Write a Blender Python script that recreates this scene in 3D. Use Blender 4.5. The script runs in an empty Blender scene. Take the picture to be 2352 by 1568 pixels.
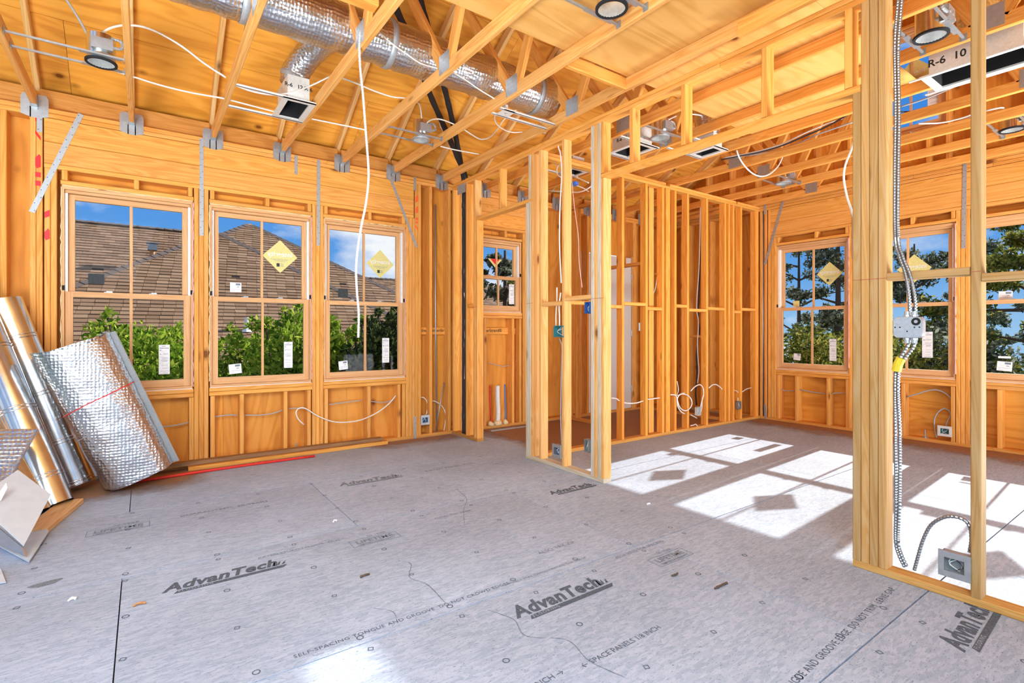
import bpy, math, random
import numpy as np
from mathutils import Vector, Matrix
random.seed(7)
S = bpy.context.scene
COL = S.collection
PI = math.pi

# ------------------------------------------------------------------ camera, world, sun, lamps, exposure
F, HY, CX, CAMH = 1186.0, 761.6, 1176.0, 1.27
YAW = math.radians(54.49)                  # angle between the view direction and the X axis
cA, sA = math.cos(YAW), math.sin(YAW)
cam = bpy.data.cameras.new('camera')
cam.sensor_width = 36.0
cam.lens = 36.0 * F / 2352.0
cam.shift_y = (HY - 784.0) / 2352.0
cam.clip_start = 0.05
cam.clip_end = 500
co = bpy.data.objects.new('camera', cam)
COL.objects.link(co)
co.location = (0, 0, CAMH)
co.rotation_euler = (PI / 2, 0, YAW - PI / 2)
S.camera = co

S.view_settings.view_transform = 'Standard'
S.view_settings.look = 'None'
S.view_settings.gamma = 1.0
S.view_settings.exposure = 0.10
S.view_settings.use_curve_mapping = False

SUN_DIR = Vector((1.0, 0.062, 0.557)).normalized()     # towards the sun
sun = bpy.data.lights.new('sun', 'SUN')
sun.energy = 7.6
sun.angle = math.radians(0.5)
sun.color = (1.0, 0.95, 0.87)
so = bpy.data.objects.new('sun', sun)
COL.objects.link(so)
so.rotation_euler = SUN_DIR.to_track_quat('Z', 'Y').to_euler()
so.location = (30, 2, 20)

world = bpy.data.worlds.new('world')
S.world = world
world.use_nodes = True
nt = world.node_tree
nt.nodes.clear()


def nd(nt, t, **kw):
    n = nt.nodes.new(t)
    for k, v in kw.items():
        if k.startswith('i_'):
            key = k[2:]
            n.inputs[int(key) if key.isdigit() else key].default_value = v
        else:
            setattr(n, k, v)
    return n


def ln(nt, a, ao, b, bi):
    nt.links.new(a.outputs[ao], b.inputs[bi])


def ramp(nt, stops, interp='LINEAR'):
    r = nt.nodes.new('ShaderNodeValToRGB')
    r.color_ramp.interpolation = interp
    el = r.color_ramp.elements
    while len(el) < len(stops):
        el.new(0.5)
    for e, (p, c) in zip(el, stops):
        e.position = p
        e.color = (c[0], c[1], c[2], 1) if hasattr(c, '__len__') else (c, c, c, 1)
    return r


tc = nd(nt, 'ShaderNodeTexCoord')
sep = nd(nt, 'ShaderNodeSeparateXYZ')
ln(nt, tc, 'Generated', sep, 0)
gr = ramp(nt, [(0.0, (0.36, 0.62, 0.92)), (0.10, (0.14, 0.40, 0.86)), (0.3, (0.06, 0.28, 0.80)), (1.0, (0.06, 0.2, 0.62))])
ln(nt, sep, 'Z', gr, 0)
mp = nd(nt, 'ShaderNodeMapping')
mp.inputs['Scale'].default_value = (1.0, 1.0, 2.2)
mp.inputs['Location'].default_value = (2.35, 0.6, 2.3)
ln(nt, tc, 'Generated', mp, 0)
nz = nd(nt, 'ShaderNodeTexNoise')
nz.inputs['Scale'].default_value = 3.2
nz.inputs['Detail'].default_value = 7
nz.inputs['Roughness'].default_value = 0.52
ln(nt, mp, 0, nz, 'Vector')
cr = ramp(nt, [(0.455, 0.0), (0.585, 1.0)])
ln(nt, nz, 0, cr, 0)
mx = nd(nt, 'ShaderNodeMixRGB')
mx.inputs[2].default_value = (1.0, 1.02, 1.06, 1)
ln(nt, cr, 0, mx, 0)
ln(nt, gr, 0, mx, 1)
bg = nd(nt, 'ShaderNodeBackground')
bg.inputs['Strength'].default_value = 0.88
ln(nt, mx, 0, bg, 'Color')
wo = nd(nt, 'ShaderNodeOutputWorld')
ln(nt, bg, 0, wo, 'Surface')


def area(name, loc, target, size, power, color=(1, 1, 1), spread=180):
    l = bpy.data.lights.new(name, 'AREA')
    l.shape = 'RECTANGLE'
    l.size, l.size_y = size
    l.energy = power
    l.color = color
    l.spread = math.radians(spread)
    o = bpy.data.objects.new(name, l)
    COL.objects.link(o)
    o.location = loc
    o.rotation_euler = (Vector(loc) - Vector(target)).to_track_quat('Z', 'Y').to_euler()
    return o


# unseen fill lights added behind the camera and in the far rooms' corner
COOL = (0.84, 0.93, 1.0)
area('fill_light', (-5.2, -4.6, 2.3), (2.8, 2.8, 1.6), (4.0, 2.6), 160, COOL)
area('fill_light', (-1.0, -0.9, 2.95), (0.7, 2.4, 0.0), (2.4, 1.6), 150, COOL, 140)
area('fill_light', (-1.5, 0.2, 0.15), (0.6, 3.2, 4.4), (2.0, 2.0), 250, (0.92, 0.96, 1.0), 110)
area('fill_light', (5.2, -1.2, 0.25), (5.0, 2.6, 3.8), (2.4, 1.2), 245, (0.95, 0.97, 1.0), 130)

# ------------------------------------------------------------------ from a point of the photograph to a point of the place


def ray(px, py):
    r = (px - CX) / F
    return Vector((cA + sA * r, sA - cA * r, (HY - py) / F))


def atX(px, py, x):
    d = ray(px, py)
    t = x / d.x
    return Vector((x, d.y * t, CAMH + d.z * t))


def atY(px, py, y):
    d = ray(px, py)
    t = y / d.y
    return Vector((d.x * t, y, CAMH + d.z * t))


def atZ(px, py, z):
    d = ray(px, py)
    t = (z - CAMH) / d.z
    return Vector((d.x * t, d.y * t, z))


def atF(px, py, f):
    d = ray(px, py)
    return Vector((d.x * f, d.y * f, CAMH + d.z * f))


# ------------------------------------------------------------------ materials


def newmat(name):
    m = bpy.data.materials.new(name)
    m.use_nodes = True
    nt = m.node_tree
    return m, nt, nt.nodes['Principled BSDF']


def plain(name, col, rough=0.6, metal=0.0, bump=0.0, bscale=60, var=0.08, spec=0.5):
    m, nt, b = newmat(name)
    tc = nd(nt, 'ShaderNodeTexCoord')
    n = nd(nt, 'ShaderNodeTexNoise', i_Scale=bscale, i_Detail=4.0)
    ln(nt, tc, 'Object', n, 'Vector')
    lo = tuple(max(0, c * (1 - var)) for c in col)
    hi = tuple(min(1, c * (1 + var)) for c in col)
    r = ramp(nt, [(0.3, lo), (0.7, hi)])
    ln(nt, n, 0, r, 0)
    ln(nt, r, 0, b, 'Base Color')
    b.inputs['Roughness'].default_value = rough
    b.inputs['Metallic'].default_value = metal
    b.inputs['Specular IOR Level'].default_value = spec
    if bump:
        bp = nd(nt, 'ShaderNodeBump', i_Strength=bump, i_Distance=0.002)
        ln(nt, n, 0, bp, 'Height')
        ln(nt, bp, 0, b, 'Normal')
    return m


def wood(name, light, mid, dark, grain=26.0, along=1.1, ply=False, knots=True):
    """Sawn softwood or peeled plywood: grain runs along the local X axis; Object Info colour tints each board."""
    m, nt, b = newmat(name)
    tc = nd(nt, 'ShaderNodeTexCoord')
    oi = nd(nt, 'ShaderNodeObjectInfo')
    mul = nd(nt, 'ShaderNodeVectorMath', operation='MULTIPLY')
    cmb = nd(nt, 'ShaderNodeCombineXYZ')
    for k in range(3):
        ln(nt, oi, 'Random', cmb, k)
    ln(nt, cmb, 0, mul, 0)
    mul.inputs[1].default_value = (37.0, 19.0, 53.0)
    add = nd(nt, 'ShaderNodeVectorMath', operation='ADD')
    ln(nt, tc, 'Object', add, 0)
    ln(nt, mul, 0, add, 1)
    m1 = nd(nt, 'ShaderNodeMapping')
    m1.inputs['Scale'].default_value = (along, grain, grain)
    ln(nt, add, 0, m1, 0)
    n1 = nd(nt, 'ShaderNodeTexNoise', i_Scale=1.0, i_Detail=5.0, i_Roughness=0.6, i_Distortion=0.6)
    ln(nt, m1, 0, n1, 'Vector')
    m2 = nd(nt, 'ShaderNodeMapping')
    m2.inputs['Scale'].default_value = (along * 0.5, grain * (0.28 if ply else 0.35), grain * (0.28 if ply else 0.35))
    ln(nt, add, 0, m2, 0)
    n2 = nd(nt, 'ShaderNodeTexNoise', i_Scale=1.0, i_Detail=2.0, i_Distortion=1.2)
    ln(nt, m2, 0, n2, 'Vector')
    # cathedral bands: the sine of a slow noise
    ma = nd(nt, 'ShaderNodeMath', operation='MULTIPLY')
    ma.inputs[1].default_value = 60.0 if not ply else 48.0
    ln(nt, n2, 0, ma, 0)
    si = nd(nt, 'ShaderNodeMath', operation='SINE')
    ln(nt, ma, 0, si, 0)
    r2 = nd(nt, 'ShaderNodeMapRange')
    r2.inputs['From Min'].default_value = -1
    r2.inputs['From Max'].default_value = 1
    ln(nt, si, 0, r2, 0)
    mixf = nd(nt, 'ShaderNodeMath', operation='MULTIPLY_ADD')
    mixf.inputs[1].default_value = 0.30 if not ply else 0.24
    sc = nd(nt, 'ShaderNodeMath', operation='MULTIPLY')
    sc.inputs[1].default_value = 0.70
    ln(nt, n1, 0, sc, 0)
    ln(nt, r2, 0, mixf, 0)
    ln(nt, sc, 0, mixf, 2)
    rp = ramp(nt, [(0.18, dark), (0.48, mid), (0.80, light)])
    ln(nt, mixf, 0, rp, 0)
    cur = rp
    if knots:
        m3 = nd(nt, 'ShaderNodeMapping')
        m3.inputs['Scale'].default_value = (2.2, 7.0, 4.0) if not ply else (3.0, 4.2, 0.0)
        ln(nt, add, 0, m3, 0)
        vo = nd(nt, 'ShaderNodeTexVoronoi', i_Scale=1.0)
        vo.inputs['Randomness'].default_value = 1.0
        ln(nt, m3, 0, vo, 'Vector')
        kr = ramp(nt, [(0.06, 1.0), (0.095, 0.5), (0.17, 0.0)])
        ln(nt, vo, 'Distance', kr, 0)
        ks = nd(nt, 'ShaderNodeSeparateColor')
        ln(nt, vo, 'Color', ks, 0)
        gt = nd(nt, 'ShaderNodeMath', operation='GREATER_THAN')
        gt.inputs[1].default_value = 0.60 if not ply else 0.50
        ln(nt, ks, 0, gt, 0)
        km = nd(nt, 'ShaderNodeMath', operation='MULTIPLY')
        ln(nt, kr, 0, km, 0)
        ln(nt, gt, 0, km, 1)
        mk = nd(nt, 'ShaderNodeMixRGB')
        mk.inputs[2].default_value = (dark[0] * 0.36, dark[1] * 0.28, dark[2] * 0.26, 1)
        ln(nt, km, 0, mk, 0)
        ln(nt, cur, 0, mk, 1)
        cur = mk
    ti = nd(nt, 'ShaderNodeMixRGB', blend_type='MULTIPLY')
    ti.inputs[0].default_value = 1.0
    ln(nt, cur, 0, ti, 1)
    ln(nt, oi, 'Color', ti, 2)
    ln(nt, ti, 0, b, 'Base Color')
    b.inputs['Roughness'].default_value = 0.62
    b.inputs['Specular IOR Level'].default_value = 0.3
    bp = nd(nt, 'ShaderNodeBump', i_Strength=0.18, i_Distance=0.002)
    ln(nt, n1, 0, bp, 'Height')
    ln(nt, bp, 0, b, 'Normal')
    return m


M = {}
M['lumber'] = wood('sawn_lumber', (0.86, 0.44, 0.118), (0.81, 0.365, 0.074), (0.65, 0.25, 0.038))
M['pine'] = wood('clear_pine', (0.76, 0.46, 0.22), (0.71, 0.39, 0.17), (0.60, 0.30, 0.12), grain=40, knots=False)
M['ply'] = wood('plywood', (0.87, 0.42, 0.082), (0.81, 0.35, 0.050), (0.60, 0.215, 0.024), grain=9, along=0.9, ply=True)
M['plyfloor'] = wood('pale_plywood', (0.80, 0.48, 0.16), (0.76, 0.42, 0.12), (0.62, 0.30, 0.065), grain=9, along=0.9, ply=True)
M['brown'] = wood('brown_board', (0.36, 0.20, 0.09), (0.29, 0.155, 0.07), (0.19, 0.095, 0.04), grain=30, knots=False)
M['galv'] = plain('galvanised_steel', (0.44, 0.47, 0.49), 0.42, 0.7, 0.1, 40)
M['strap'] = plain('galvanised_strap', (0.42, 0.45, 0.47), 0.5, 0.5, 0.1, 60)
M['nailhead'] = plain('dark_nail', (0.13, 0.14, 0.15), 0.5, 0.4)
M['bright'] = plain('bright_reflector', (0.82, 0.83, 0.82), 0.35, 0.6, 0.0)
M['armour'] = plain('conduit_armour', (0.30, 0.32, 0.34), 0.35, 0.85)
M['shiny'] = plain('shiny_sheet_metal', (0.74, 0.75, 0.74), 0.2, 1.0, 0.03, 12)
M['white_cable'] = plain('white_cable', (0.82, 0.80, 0.74), 0.45)
M['black'] = plain('black_foam', (0.02, 0.02, 0.022), 0.7, 0, 0.3, 30)
M['blackcable'] = plain('black_cable', (0.03, 0.03, 0.035), 0.5)
M['pale_conduit'] = plain('pale_conduit', (0.60, 0.59, 0.56), 0.45)
M['grey_cable'] = plain('grey_cable', (0.42, 0.42, 0.42), 0.45)
M['pink_cable'] = plain('pink_string', (0.75, 0.42, 0.36), 0.6)
M['red'] = plain('red_plastic', (0.75, 0.03, 0.02), 0.4)
M['blue'] = plain('blue_plastic', (0.03, 0.12, 0.42), 0.4)
M['bluepipe'] = plain('blue_pipe', (0.08, 0.22, 0.55), 0.4)
M['teal'] = plain('teal_plastic', (0.05, 0.24, 0.27), 0.45)
M['yellow'] = plain('yellow_tape', (0.75, 0.62, 0.03), 0.4)
M['pvc'] = plain('white_plastic_pipe', (0.80, 0.78, 0.72), 0.4)
M['foam'] = plain('cream_foam', (0.80, 0.64, 0.36), 0.8, 0, 0.6, 60)
M['pinkfoam'] = plain('pink_foam', (0.72, 0.42, 0.36), 0.8, 0, 0.4, 60)
M['spray'] = plain('red_spray_paint', (0.80, 0.008, 0.015), 0.5)
M['orange_spray'] = plain('orange_spray_paint', (0.90, 0.12, 0.03), 0.5)
M['chalk'] = plain('chalk_line', (0.42, 0.10, 0.06), 0.9)
M['ink'] = plain('grey_ink', (0.085, 0.115, 0.155), 0.8, var=0.35, bscale=90)
M['faintink'] = plain('faint_ink', (0.19, 0.235, 0.29), 0.8, var=0.3, bscale=120)
M['blackink'] = plain('black_ink', (0.02, 0.02, 0.02), 0.7)
M['woodink'] = plain('dark_wood_ink', (0.10, 0.055, 0.02), 0.8)
M['dark'] = plain('dark_void', (0.012, 0.012, 0.014), 0.9)
M['whitepaint'] = plain('white_painted_track', (0.86, 0.85, 0.82), 0.4)
M['paper'] = plain('paper_label', (0.84, 0.85, 0.85), 0.7)
M['backlit_and_print'] = plain('backlit_label_and_print', (0.03, 0.038, 0.042), 0.7, var=0.5, bscale=200)  # backlit shade put into the label colour; also used for logo print
M['yellowlabel'] = plain('yellow_label', (0.72, 0.66, 0.25), 0.7)
M['whitelines'] = plain('pale_lettering', (0.80, 0.80, 0.70), 0.7)
M['doorwhite'] = plain('white_door', (0.72, 0.69, 0.65), 0.5)
M['debris'] = plain('dark_scrap', (0.10, 0.07, 0.05), 0.8)
M['plastic_box'] = plain('grey_box_metal', (0.50, 0.55, 0.60), 0.4, 0.55)
M['boxwhite'] = plain('white_register_metal', (0.74, 0.74, 0.70), 0.4, 0.1)
M['trunk'] = plain('bark', (0.08, 0.055, 0.04), 0.9, 0, 0.5, 20)
M['soil'] = plain('lawn', (0.10, 0.14, 0.05), 0.95, 0, 0.4, 3)
M['flue'] = plain('rusty_flue', (0.50, 0.24, 0.10), 0.5, 0.4)

# floor board: grey weathered strand board with flakes and specks
m, nt, b = newmat('strand_board')
tc = nd(nt, 'ShaderNodeTexCoord')
oi = nd(nt, 'ShaderNodeObjectInfo')
m1 = nd(nt, 'ShaderNodeMapping')
m1.inputs['Scale'].default_value = (26, 95, 1)
m1.inputs['Rotation'].default_value = (0, 0, 0.12)
ln(nt, tc, 'Object', m1, 0)
v1 = nd(nt, 'ShaderNodeTexVoronoi', i_Scale=1.0)
ln(nt, m1, 0, v1, 'Vector')
vs = nd(nt, 'ShaderNodeSeparateColor')
ln(nt, v1, 'Color', vs, 0)
r1 = ramp(nt, [(0.0, (0.335, 0.43, 0.565)), (0.45, (0.395, 0.49, 0.63)), (1.0, (0.46, 0.55, 0.69))])
ln(nt, vs, 0, r1, 0)
m2 = nd(nt, 'ShaderNodeMapping')
m2.inputs['Scale'].default_value = (60, 210, 1)
m2.inputs['Rotation'].default_value = (0, 0, -0.25)
ln(nt, tc, 'Object', m2, 0)
n2 = nd(nt, 'ShaderNodeTexNoise', i_Scale=1.0, i_Detail=3.0, i_Roughness=0.7)
ln(nt, m2, 0, n2, 'Vector')
r2 = ramp(nt, [(0.33, 0.30), (0.41, 1.0)])
ln(nt, n2, 0, r2, 0)
mm = nd(nt, 'ShaderNodeMixRGB', blend_type='MULTIPLY')
mm.inputs[0].default_value = 0.9
ln(nt, r1, 0, mm, 1)
ln(nt, r2, 0, mm, 2)
n3 = nd(nt, 'ShaderNodeTexNoise', i_Scale=0.9, i_Detail=4.0)
ln(nt, tc, 'Object', n3, 'Vector')
r3 = ramp(nt, [(0.3, (0.86, 0.84, 0.84)), (0.7, (1.08, 1.08, 1.10))])
ln(nt, n3, 0, r3, 0)
m4 = nd(nt, 'ShaderNodeMixRGB', blend_type='MULTIPLY')
m4.inputs[0].default_value = 1.0
ln(nt, mm, 0, m4, 1)
ln(nt, r3, 0, m4, 2)
m5 = nd(nt, 'ShaderNodeMixRGB', blend_type='MULTIPLY')
m5.inputs[0].default_value = 1.0
ln(nt, m4, 0, m5, 1)
ln(nt, oi, 'Color', m5, 2)
ln(nt, m5, 0, b, 'Base Color')
b.inputs['Roughness'].default_value = 0.75
b.inputs['Specular IOR Level'].default_value = 0.25
bp = nd(nt, 'ShaderNodeBump', i_Strength=0.25, i_Distance=0.001)
ln(nt, n2, 0, bp, 'Height')
ln(nt, bp, 0, b, 'Normal')
M['osb'] = m

# quilted foil
m, nt, b = newmat('bubble_foil')
tc = nd(nt, 'ShaderNodeTexCoord')
mp = nd(nt, 'ShaderNodeMapping')
mp.inputs['Scale'].default_value = (44, 44, 44)
ln(nt, tc, 'Object', mp, 0)
v = nd(nt, 'ShaderNodeTexVoronoi', i_Scale=1.0)
v.inputs['Randomness'].default_value = 0.25
ln(nt, mp, 0, v, 'Vector')
n = nd(nt, 'ShaderNodeTexNoise', i_Scale=9.0, i_Detail=3.0)
ln(nt, tc, 'Object', n, 'Vector')
ad = nd(nt, 'ShaderNodeMath', operation='MULTIPLY_ADD')
ad.inputs[1].default_value = 0.6
ln(nt, v, 'Distance', ad, 0)
ln(nt, n, 0, ad, 2)
bp = nd(nt, 'ShaderNodeBump', i_Strength=1.0, i_Distance=0.008)
ln(nt, ad, 0, bp, 'Height')
ln(nt, bp, 0, b, 'Normal')
b.inputs['Base Color'].default_value = (0.66, 0.68, 0.70, 1)
b.inputs['Metallic'].default_value = 1.0
b.inputs['Roughness'].default_value = 0.28
M['foil'] = m

# clear glass that lets the sun through
m = bpy.data.materials.new('window_glass')
m.use_nodes = True
nt = m.node_tree
nt.nodes.clear()
tr = nd(nt, 'ShaderNodeBsdfTransparent')
tr.inputs['Color'].default_value = (0.96, 0.98, 0.98, 1)
gl = nd(nt, 'ShaderNodeBsdfGlossy')
gl.inputs['Roughness'].default_value = 0.02
fr = nd(nt, 'ShaderNodeFresnel', i_IOR=1.12)
ms = nd(nt, 'ShaderNodeMixShader')
ln(nt, fr, 0, ms, 0)
ln(nt, tr, 0, ms, 1)
ln(nt, gl, 0, ms, 2)
out = nd(nt, 'ShaderNodeOutputMaterial')
ln(nt, ms, 0, out, 'Surface')
M['glass'] = m


def leafmat(name, cols):
    m = bpy.data.materials.new(name)
    m.use_nodes = True
    nt = m.node_tree
    nt.nodes.clear()
    g = nd(nt, 'ShaderNodeNewGeometry')
    r = ramp(nt, [(i / (len(cols) - 1), c) for i, c in enumerate(cols)])
    ln(nt, g, 'Random Per Island', r, 0)
    d = nd(nt, 'ShaderNodeBsdfDiffuse')
    t = nd(nt, 'ShaderNodeBsdfTranslucent')
    ln(nt, r, 0, d, 0)
    ln(nt, r, 0, t, 0)
    a = nd(nt, 'ShaderNodeMixShader')
    a.inputs[0].default_value = 0.4
    ln(nt, d, 0, a, 1)
    ln(nt, t, 0, a, 2)
    o = nd(nt, 'ShaderNodeOutputMaterial')
    ln(nt, a, 0, o, 'Surface')
    return m


M['leaf_bright'] = leafmat('bright_leaf', [(0.04, 0.10, 0.01), (0.15, 0.28, 0.02), (0.30, 0.42, 0.04), (0.52, 0.56, 0.08)])
M['leaf_dark'] = leafmat('dark_leaf', [(0.04, 0.05, 0.028), (0.10, 0.12, 0.07), (0.20, 0.22, 0.14), (0.45, 0.47, 0.38)])
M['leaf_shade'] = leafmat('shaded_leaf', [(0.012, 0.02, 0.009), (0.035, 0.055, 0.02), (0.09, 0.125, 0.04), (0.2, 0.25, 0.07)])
M['leaf_olive'] = leafmat('olive_leaf', [(0.04, 0.06, 0.012), (0.14, 0.17, 0.03), (0.30, 0.30, 0.06), (0.50, 0.44, 0.12)])

# shingles, each its own shade
m, nt, b = newmat('brown_shingle')
g = nd(nt, 'ShaderNodeNewGeometry')
oi = nd(nt, 'ShaderNodeObjectInfo')
ad = nd(nt, 'ShaderNodeMath', operation='ADD')
ln(nt, g, 'Random Per Island', ad, 0)
ln(nt, oi, 'Random', ad, 1)
fr = nd(nt, 'ShaderNodeMath', operation='FRACT')
ln(nt, ad, 0, fr, 0)
r = ramp(nt, [(0.0, (0.215, 0.118, 0.058)), (0.5, (0.29, 0.166, 0.088)), (1.0, (0.37, 0.225, 0.128))])
ln(nt, fr, 0, r, 0)
tc = nd(nt, 'ShaderNodeTexCoord')
n = nd(nt, 'ShaderNodeTexNoise', i_Scale=60.0, i_Detail=3.0)
ln(nt, tc, 'Object', n, 'Vector')
rr = ramp(nt, [(0.3, 0.8), (0.7, 1.1)])
ln(nt, n, 0, rr, 0)
mu = nd(nt, 'ShaderNodeMixRGB', blend_type='MULTIPLY')
mu.inputs[0].default_value = 1
ln(nt, r, 0, mu, 1)
ln(nt, rr, 0, mu, 2)
ln(nt, mu, 0, b, 'Base Color')
b.inputs['Roughness'].default_value = 0.9
M['shingle'] = m
M['shingle_under'] = plain('dark_underlay', (0.035, 0.026, 0.022), 0.9)
M['cap'] = plain('grey_brown_cap_shingle', (0.13, 0.095, 0.08), 0.9, 0, 0.2, 60)
M['stucco'] = plain('house_stucco', (0.55, 0.47, 0.38), 0.9)

# ------------------------------------------------------------------ building helpers


def tag(o, label=None, cat=None, group=None, kind=None):
    if label:
        o['label'] = label
    if cat:
        o['category'] = cat
    if group:
        o['group'] = group
    if kind:
        o['kind'] = kind
    return o


def empty(name, loc=(0, 0, 0), label=None, cat=None, group=None, kind=None, rotz=0.0):
    o = bpy.data.objects.new(name, None)
    COL.objects.link(o)
    o.location = loc
    o.rotation_euler = (0, 0, rotz)
    o.empty_display_size = 0.1
    return tag(o, label, cat, group, kind)


def wmat(o):
    """World matrix of an object whose parents are only moved and turned (never scaled)."""
    m = o.matrix_basis.copy()
    while o.parent:
        o = o.parent
        m = o.matrix_basis @ m
    return m


def link(name, mesh, mat, parent=None, mw=None):
    o = bpy.data.objects.new(name, mesh)
    COL.objects.link(o)
    if mat is not None and not mesh.materials:
        mesh.materials.append(mat)
    mw = mw if mw is not None else Matrix.Identity(4)
    if parent is not None:
        o.parent = parent
        mw = wmat(parent).inverted() @ mw
    o.matrix_basis = mw
    return o


def mesh(name, v, f, smooth=False):
    me = bpy.data.meshes.new(name)
    me.from_pydata([tuple(p) for p in v], [], f)
    if smooth:
        me.polygons.foreach_set('use_smooth', [True] * len(me.polygons))
    me.update()
    return me


class MB:
    """collects simple solids into one mesh"""

    def __init__(self):
        self.v = []
        self.f = []

    def add(self, v, f):
        n = len(self.v)
        self.v += [tuple(p) for p in v]
        self.f += [tuple(i + n for i in q) for q in f]
        return self

    def box(self, lo, hi, mtx=None):
        x0, y0, z0 = lo
        x1, y1, z1 = hi
        v = [Vector(p) for p in ((x0, y0, z0), (x1, y0, z0), (x1, y1, z0), (x0, y1, z0), (x0, y0, z1), (x1, y0, z1), (x1, y1, z1), (x0, y1, z1))]
        if mtx is not None:
            v = [mtx @ p for p in v]
        return self.add(v, [(0, 3, 2, 1), (4, 5, 6, 7), (0, 1, 5, 4), (1, 2, 6, 5), (2, 3, 7, 6), (3, 0, 4, 7)])

    def cyl(self, p0, p1, r, n=12, r1=None, caps=True):
        v, f = tube_geo([p0, p1], [r, r if r1 is None else r1], n, caps)
        return self.add(v, f)

    def tube(self, pts, r, n=8):
        v, f = tube_geo(pts, r, n, True)
        return self.add(v, f)

    def build(self, name, mat, parent=None, mw=None, smooth=False):
        return link(name, mesh(name, self.v, self.f, smooth), mat, parent, mw)


def tube_geo(pts, r, n=8, caps=True):
    pts = [Vector(p) for p in pts]
    k = len(pts)
    rs = r if hasattr(r, '__len__') else [r] * k
    v, f = [], []
    t = (pts[1] - pts[0]).normalized()
    a = t.orthogonal().normalized()
    for i in range(k):
        tn = (pts[min(i + 1, k - 1)] - pts[max(i - 1, 0)])
        tn = tn.normalized() if tn.length > 1e-9 else t
        a = (a - tn * a.dot(tn))
        a = a.normalized() if a.length > 1e-6 else tn.orthogonal().normalized()
        bb = tn.cross(a)
        for j in range(n):
            an = 2 * PI * j / n
            v.append(pts[i] + (a * math.cos(an) + bb * math.sin(an)) * rs[i])
        t = tn
    for i in range(k - 1):
        for j in range(n):
            j2 = (j + 1) % n
            f.append((i * n + j, i * n + j2, (i + 1) * n + j2, (i + 1) * n + j))
    if caps:
        f.append(tuple(reversed(range(n))))
        f.append(tuple(range((k - 1) * n, k * n)))
    return v, f


def spline(pts, step=0.02):
    """Catmull-Rom through the points, resampled to an even step"""
    P = [Vector(p) for p in pts]
    if len(P) == 2:
        L = (P[1] - P[0]).length
        m = max(1, int(L / step))
        return [P[0].lerp(P[1], i / m) for i in range(m + 1)]
    Q = [P[0] * 2 - P[1]] + P + [P[-1] * 2 - P[-2]]
    out = [P[0]]
    for i in range(1, len(Q) - 2):
        p0, p1, p2, p3 = Q[i - 1], Q[i], Q[i + 1], Q[i + 2]
        m = max(3, int((p2 - p1).length / step))
        for j in range(1, m + 1):
            t = j / m
            out.append(0.5 * ((2 * p1) + (p2 - p0) * t + (2 * p0 - 5 * p1 + 4 * p2 - p3) * t * t + (3 * p1 - p0 - 3 * p2 + p3) * t ** 3))
    return out


def frame(o, x, y):
    x = Vector(x).normalized()
    y = Vector(y)
    y = (y - x * y.dot(x)).normalized()
    z = x.cross(y)
    m = Matrix((x, y, z)).transposed().to_4x4()
    m.translation = Vector(o)
    return m


def board(name, p0, p1, w, d, wdir, parent, mat='lumber', tint=None, ch=0.0045, label=None):
    """A sawn board from p0 to p1 (centre line), w wide along wdir and d thick across; eased edges; local X runs along it."""
    p0, p1 = Vector(p0), Vector(p1)
    L = (p1 - p0).length
    a, c = w / 2, d / 2
    ch = min(ch, a * 0.5, c * 0.5)
    prof = [(-a + ch, -c), (a - ch, -c), (a, -c + ch), (a, c - ch), (a - ch, c), (-a + ch, c), (-a, c - ch), (-a, -c + ch)]
    v = [(x, y, z) for x in (-L / 2, L / 2) for y, z in prof]
    f = [(i, (i + 1) % 8, 8 + (i + 1) % 8, 8 + i) for i in range(8)] + [tuple(range(8, 16)), tuple(reversed(range(8)))]
    f = [tuple(reversed(q)) for q in f[:8]] + [f[8], f[9]]
    o = link(name, mesh(name, v, f), M[mat], parent, frame((p0 + p1) / 2, p1 - p0, wdir))
    if tint is None:
        k = random.uniform(0.88, 1.08)
        g = random.uniform(0.95, 1.04)
        tint = (min(1.15, k), k * g, k * g * random.uniform(0.9, 1.1))
    o.color = (tint[0], tint[1], tint[2], 1)
    if label:
        o['label'] = label
    return o


def panel(name, lo, hi, parent, mat, grain='x', tint=None):
    """A flat sheet in an axis-aligned box; local X (the grain) runs along the named axis."""
    lo, hi = Vector(lo), Vector(hi)
    c = (lo + hi) / 2
    h = (hi - lo) / 2
    gi = 'xyz'.index(grain)
    ti = min(range(3), key=lambda i: h[i])
    yi = 3 - gi - ti
    ea, eb = Vector((0, 0, 0)), Vector((0, 0, 0))
    ea[gi], eb[yi] = 1, 1
    fr = frame(c, ea, eb)
    inv = fr.to_3x3().transposed()
    e = inv @ h
    e = Vector((abs(e.x), abs(e.y), abs(e.z)))
    mb = MB().box(-e, e)
    o = mb.build(name, M[mat], parent, fr)
    k = random.uniform(0.9, 1.07)
    t = tint or (k, k * random.uniform(0.96, 1.03), k * random.uniform(0.92, 1.05))
    o.color = (t[0], t[1], t[2], 1)
    return o


def text(name, body, loc, xdir, updir, size, mat, parent, shear=0.0, bold=0.0, align='CENTER', mirror=False, spacing=1.0, wide=1.0):
    cu = bpy.data.curves.new(name, 'FONT')
    cu.body = body
    cu.size = size
    cu.shear = shear
    cu.offset = bold
    cu.align_x = align
    cu.align_y = 'CENTER'
    cu.space_character = spacing
    cu.resolution_u = 3
    cu.materials.append(M[mat])
    tmp = bpy.data.objects.new(name + '_curve', cu)
    me = bpy.data.meshes.new_from_object(tmp)
    me.name = name
    bpy.data.objects.remove(tmp)
    bpy.data.curves.remove(cu)
    o = bpy.data.objects.new(name, me)
    COL.objects.link(o)
    x = Vector(xdir).normalized()
    m = frame(loc, x, updir)
    sx = (-1.0 if mirror else 1.0) * wide
    m = m @ Matrix.Diagonal((sx, 1, 1, 1))
    if parent:
        o.parent = parent
        m = wmat(parent).inverted() @ m
    o.matrix_basis = m
    return o


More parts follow.
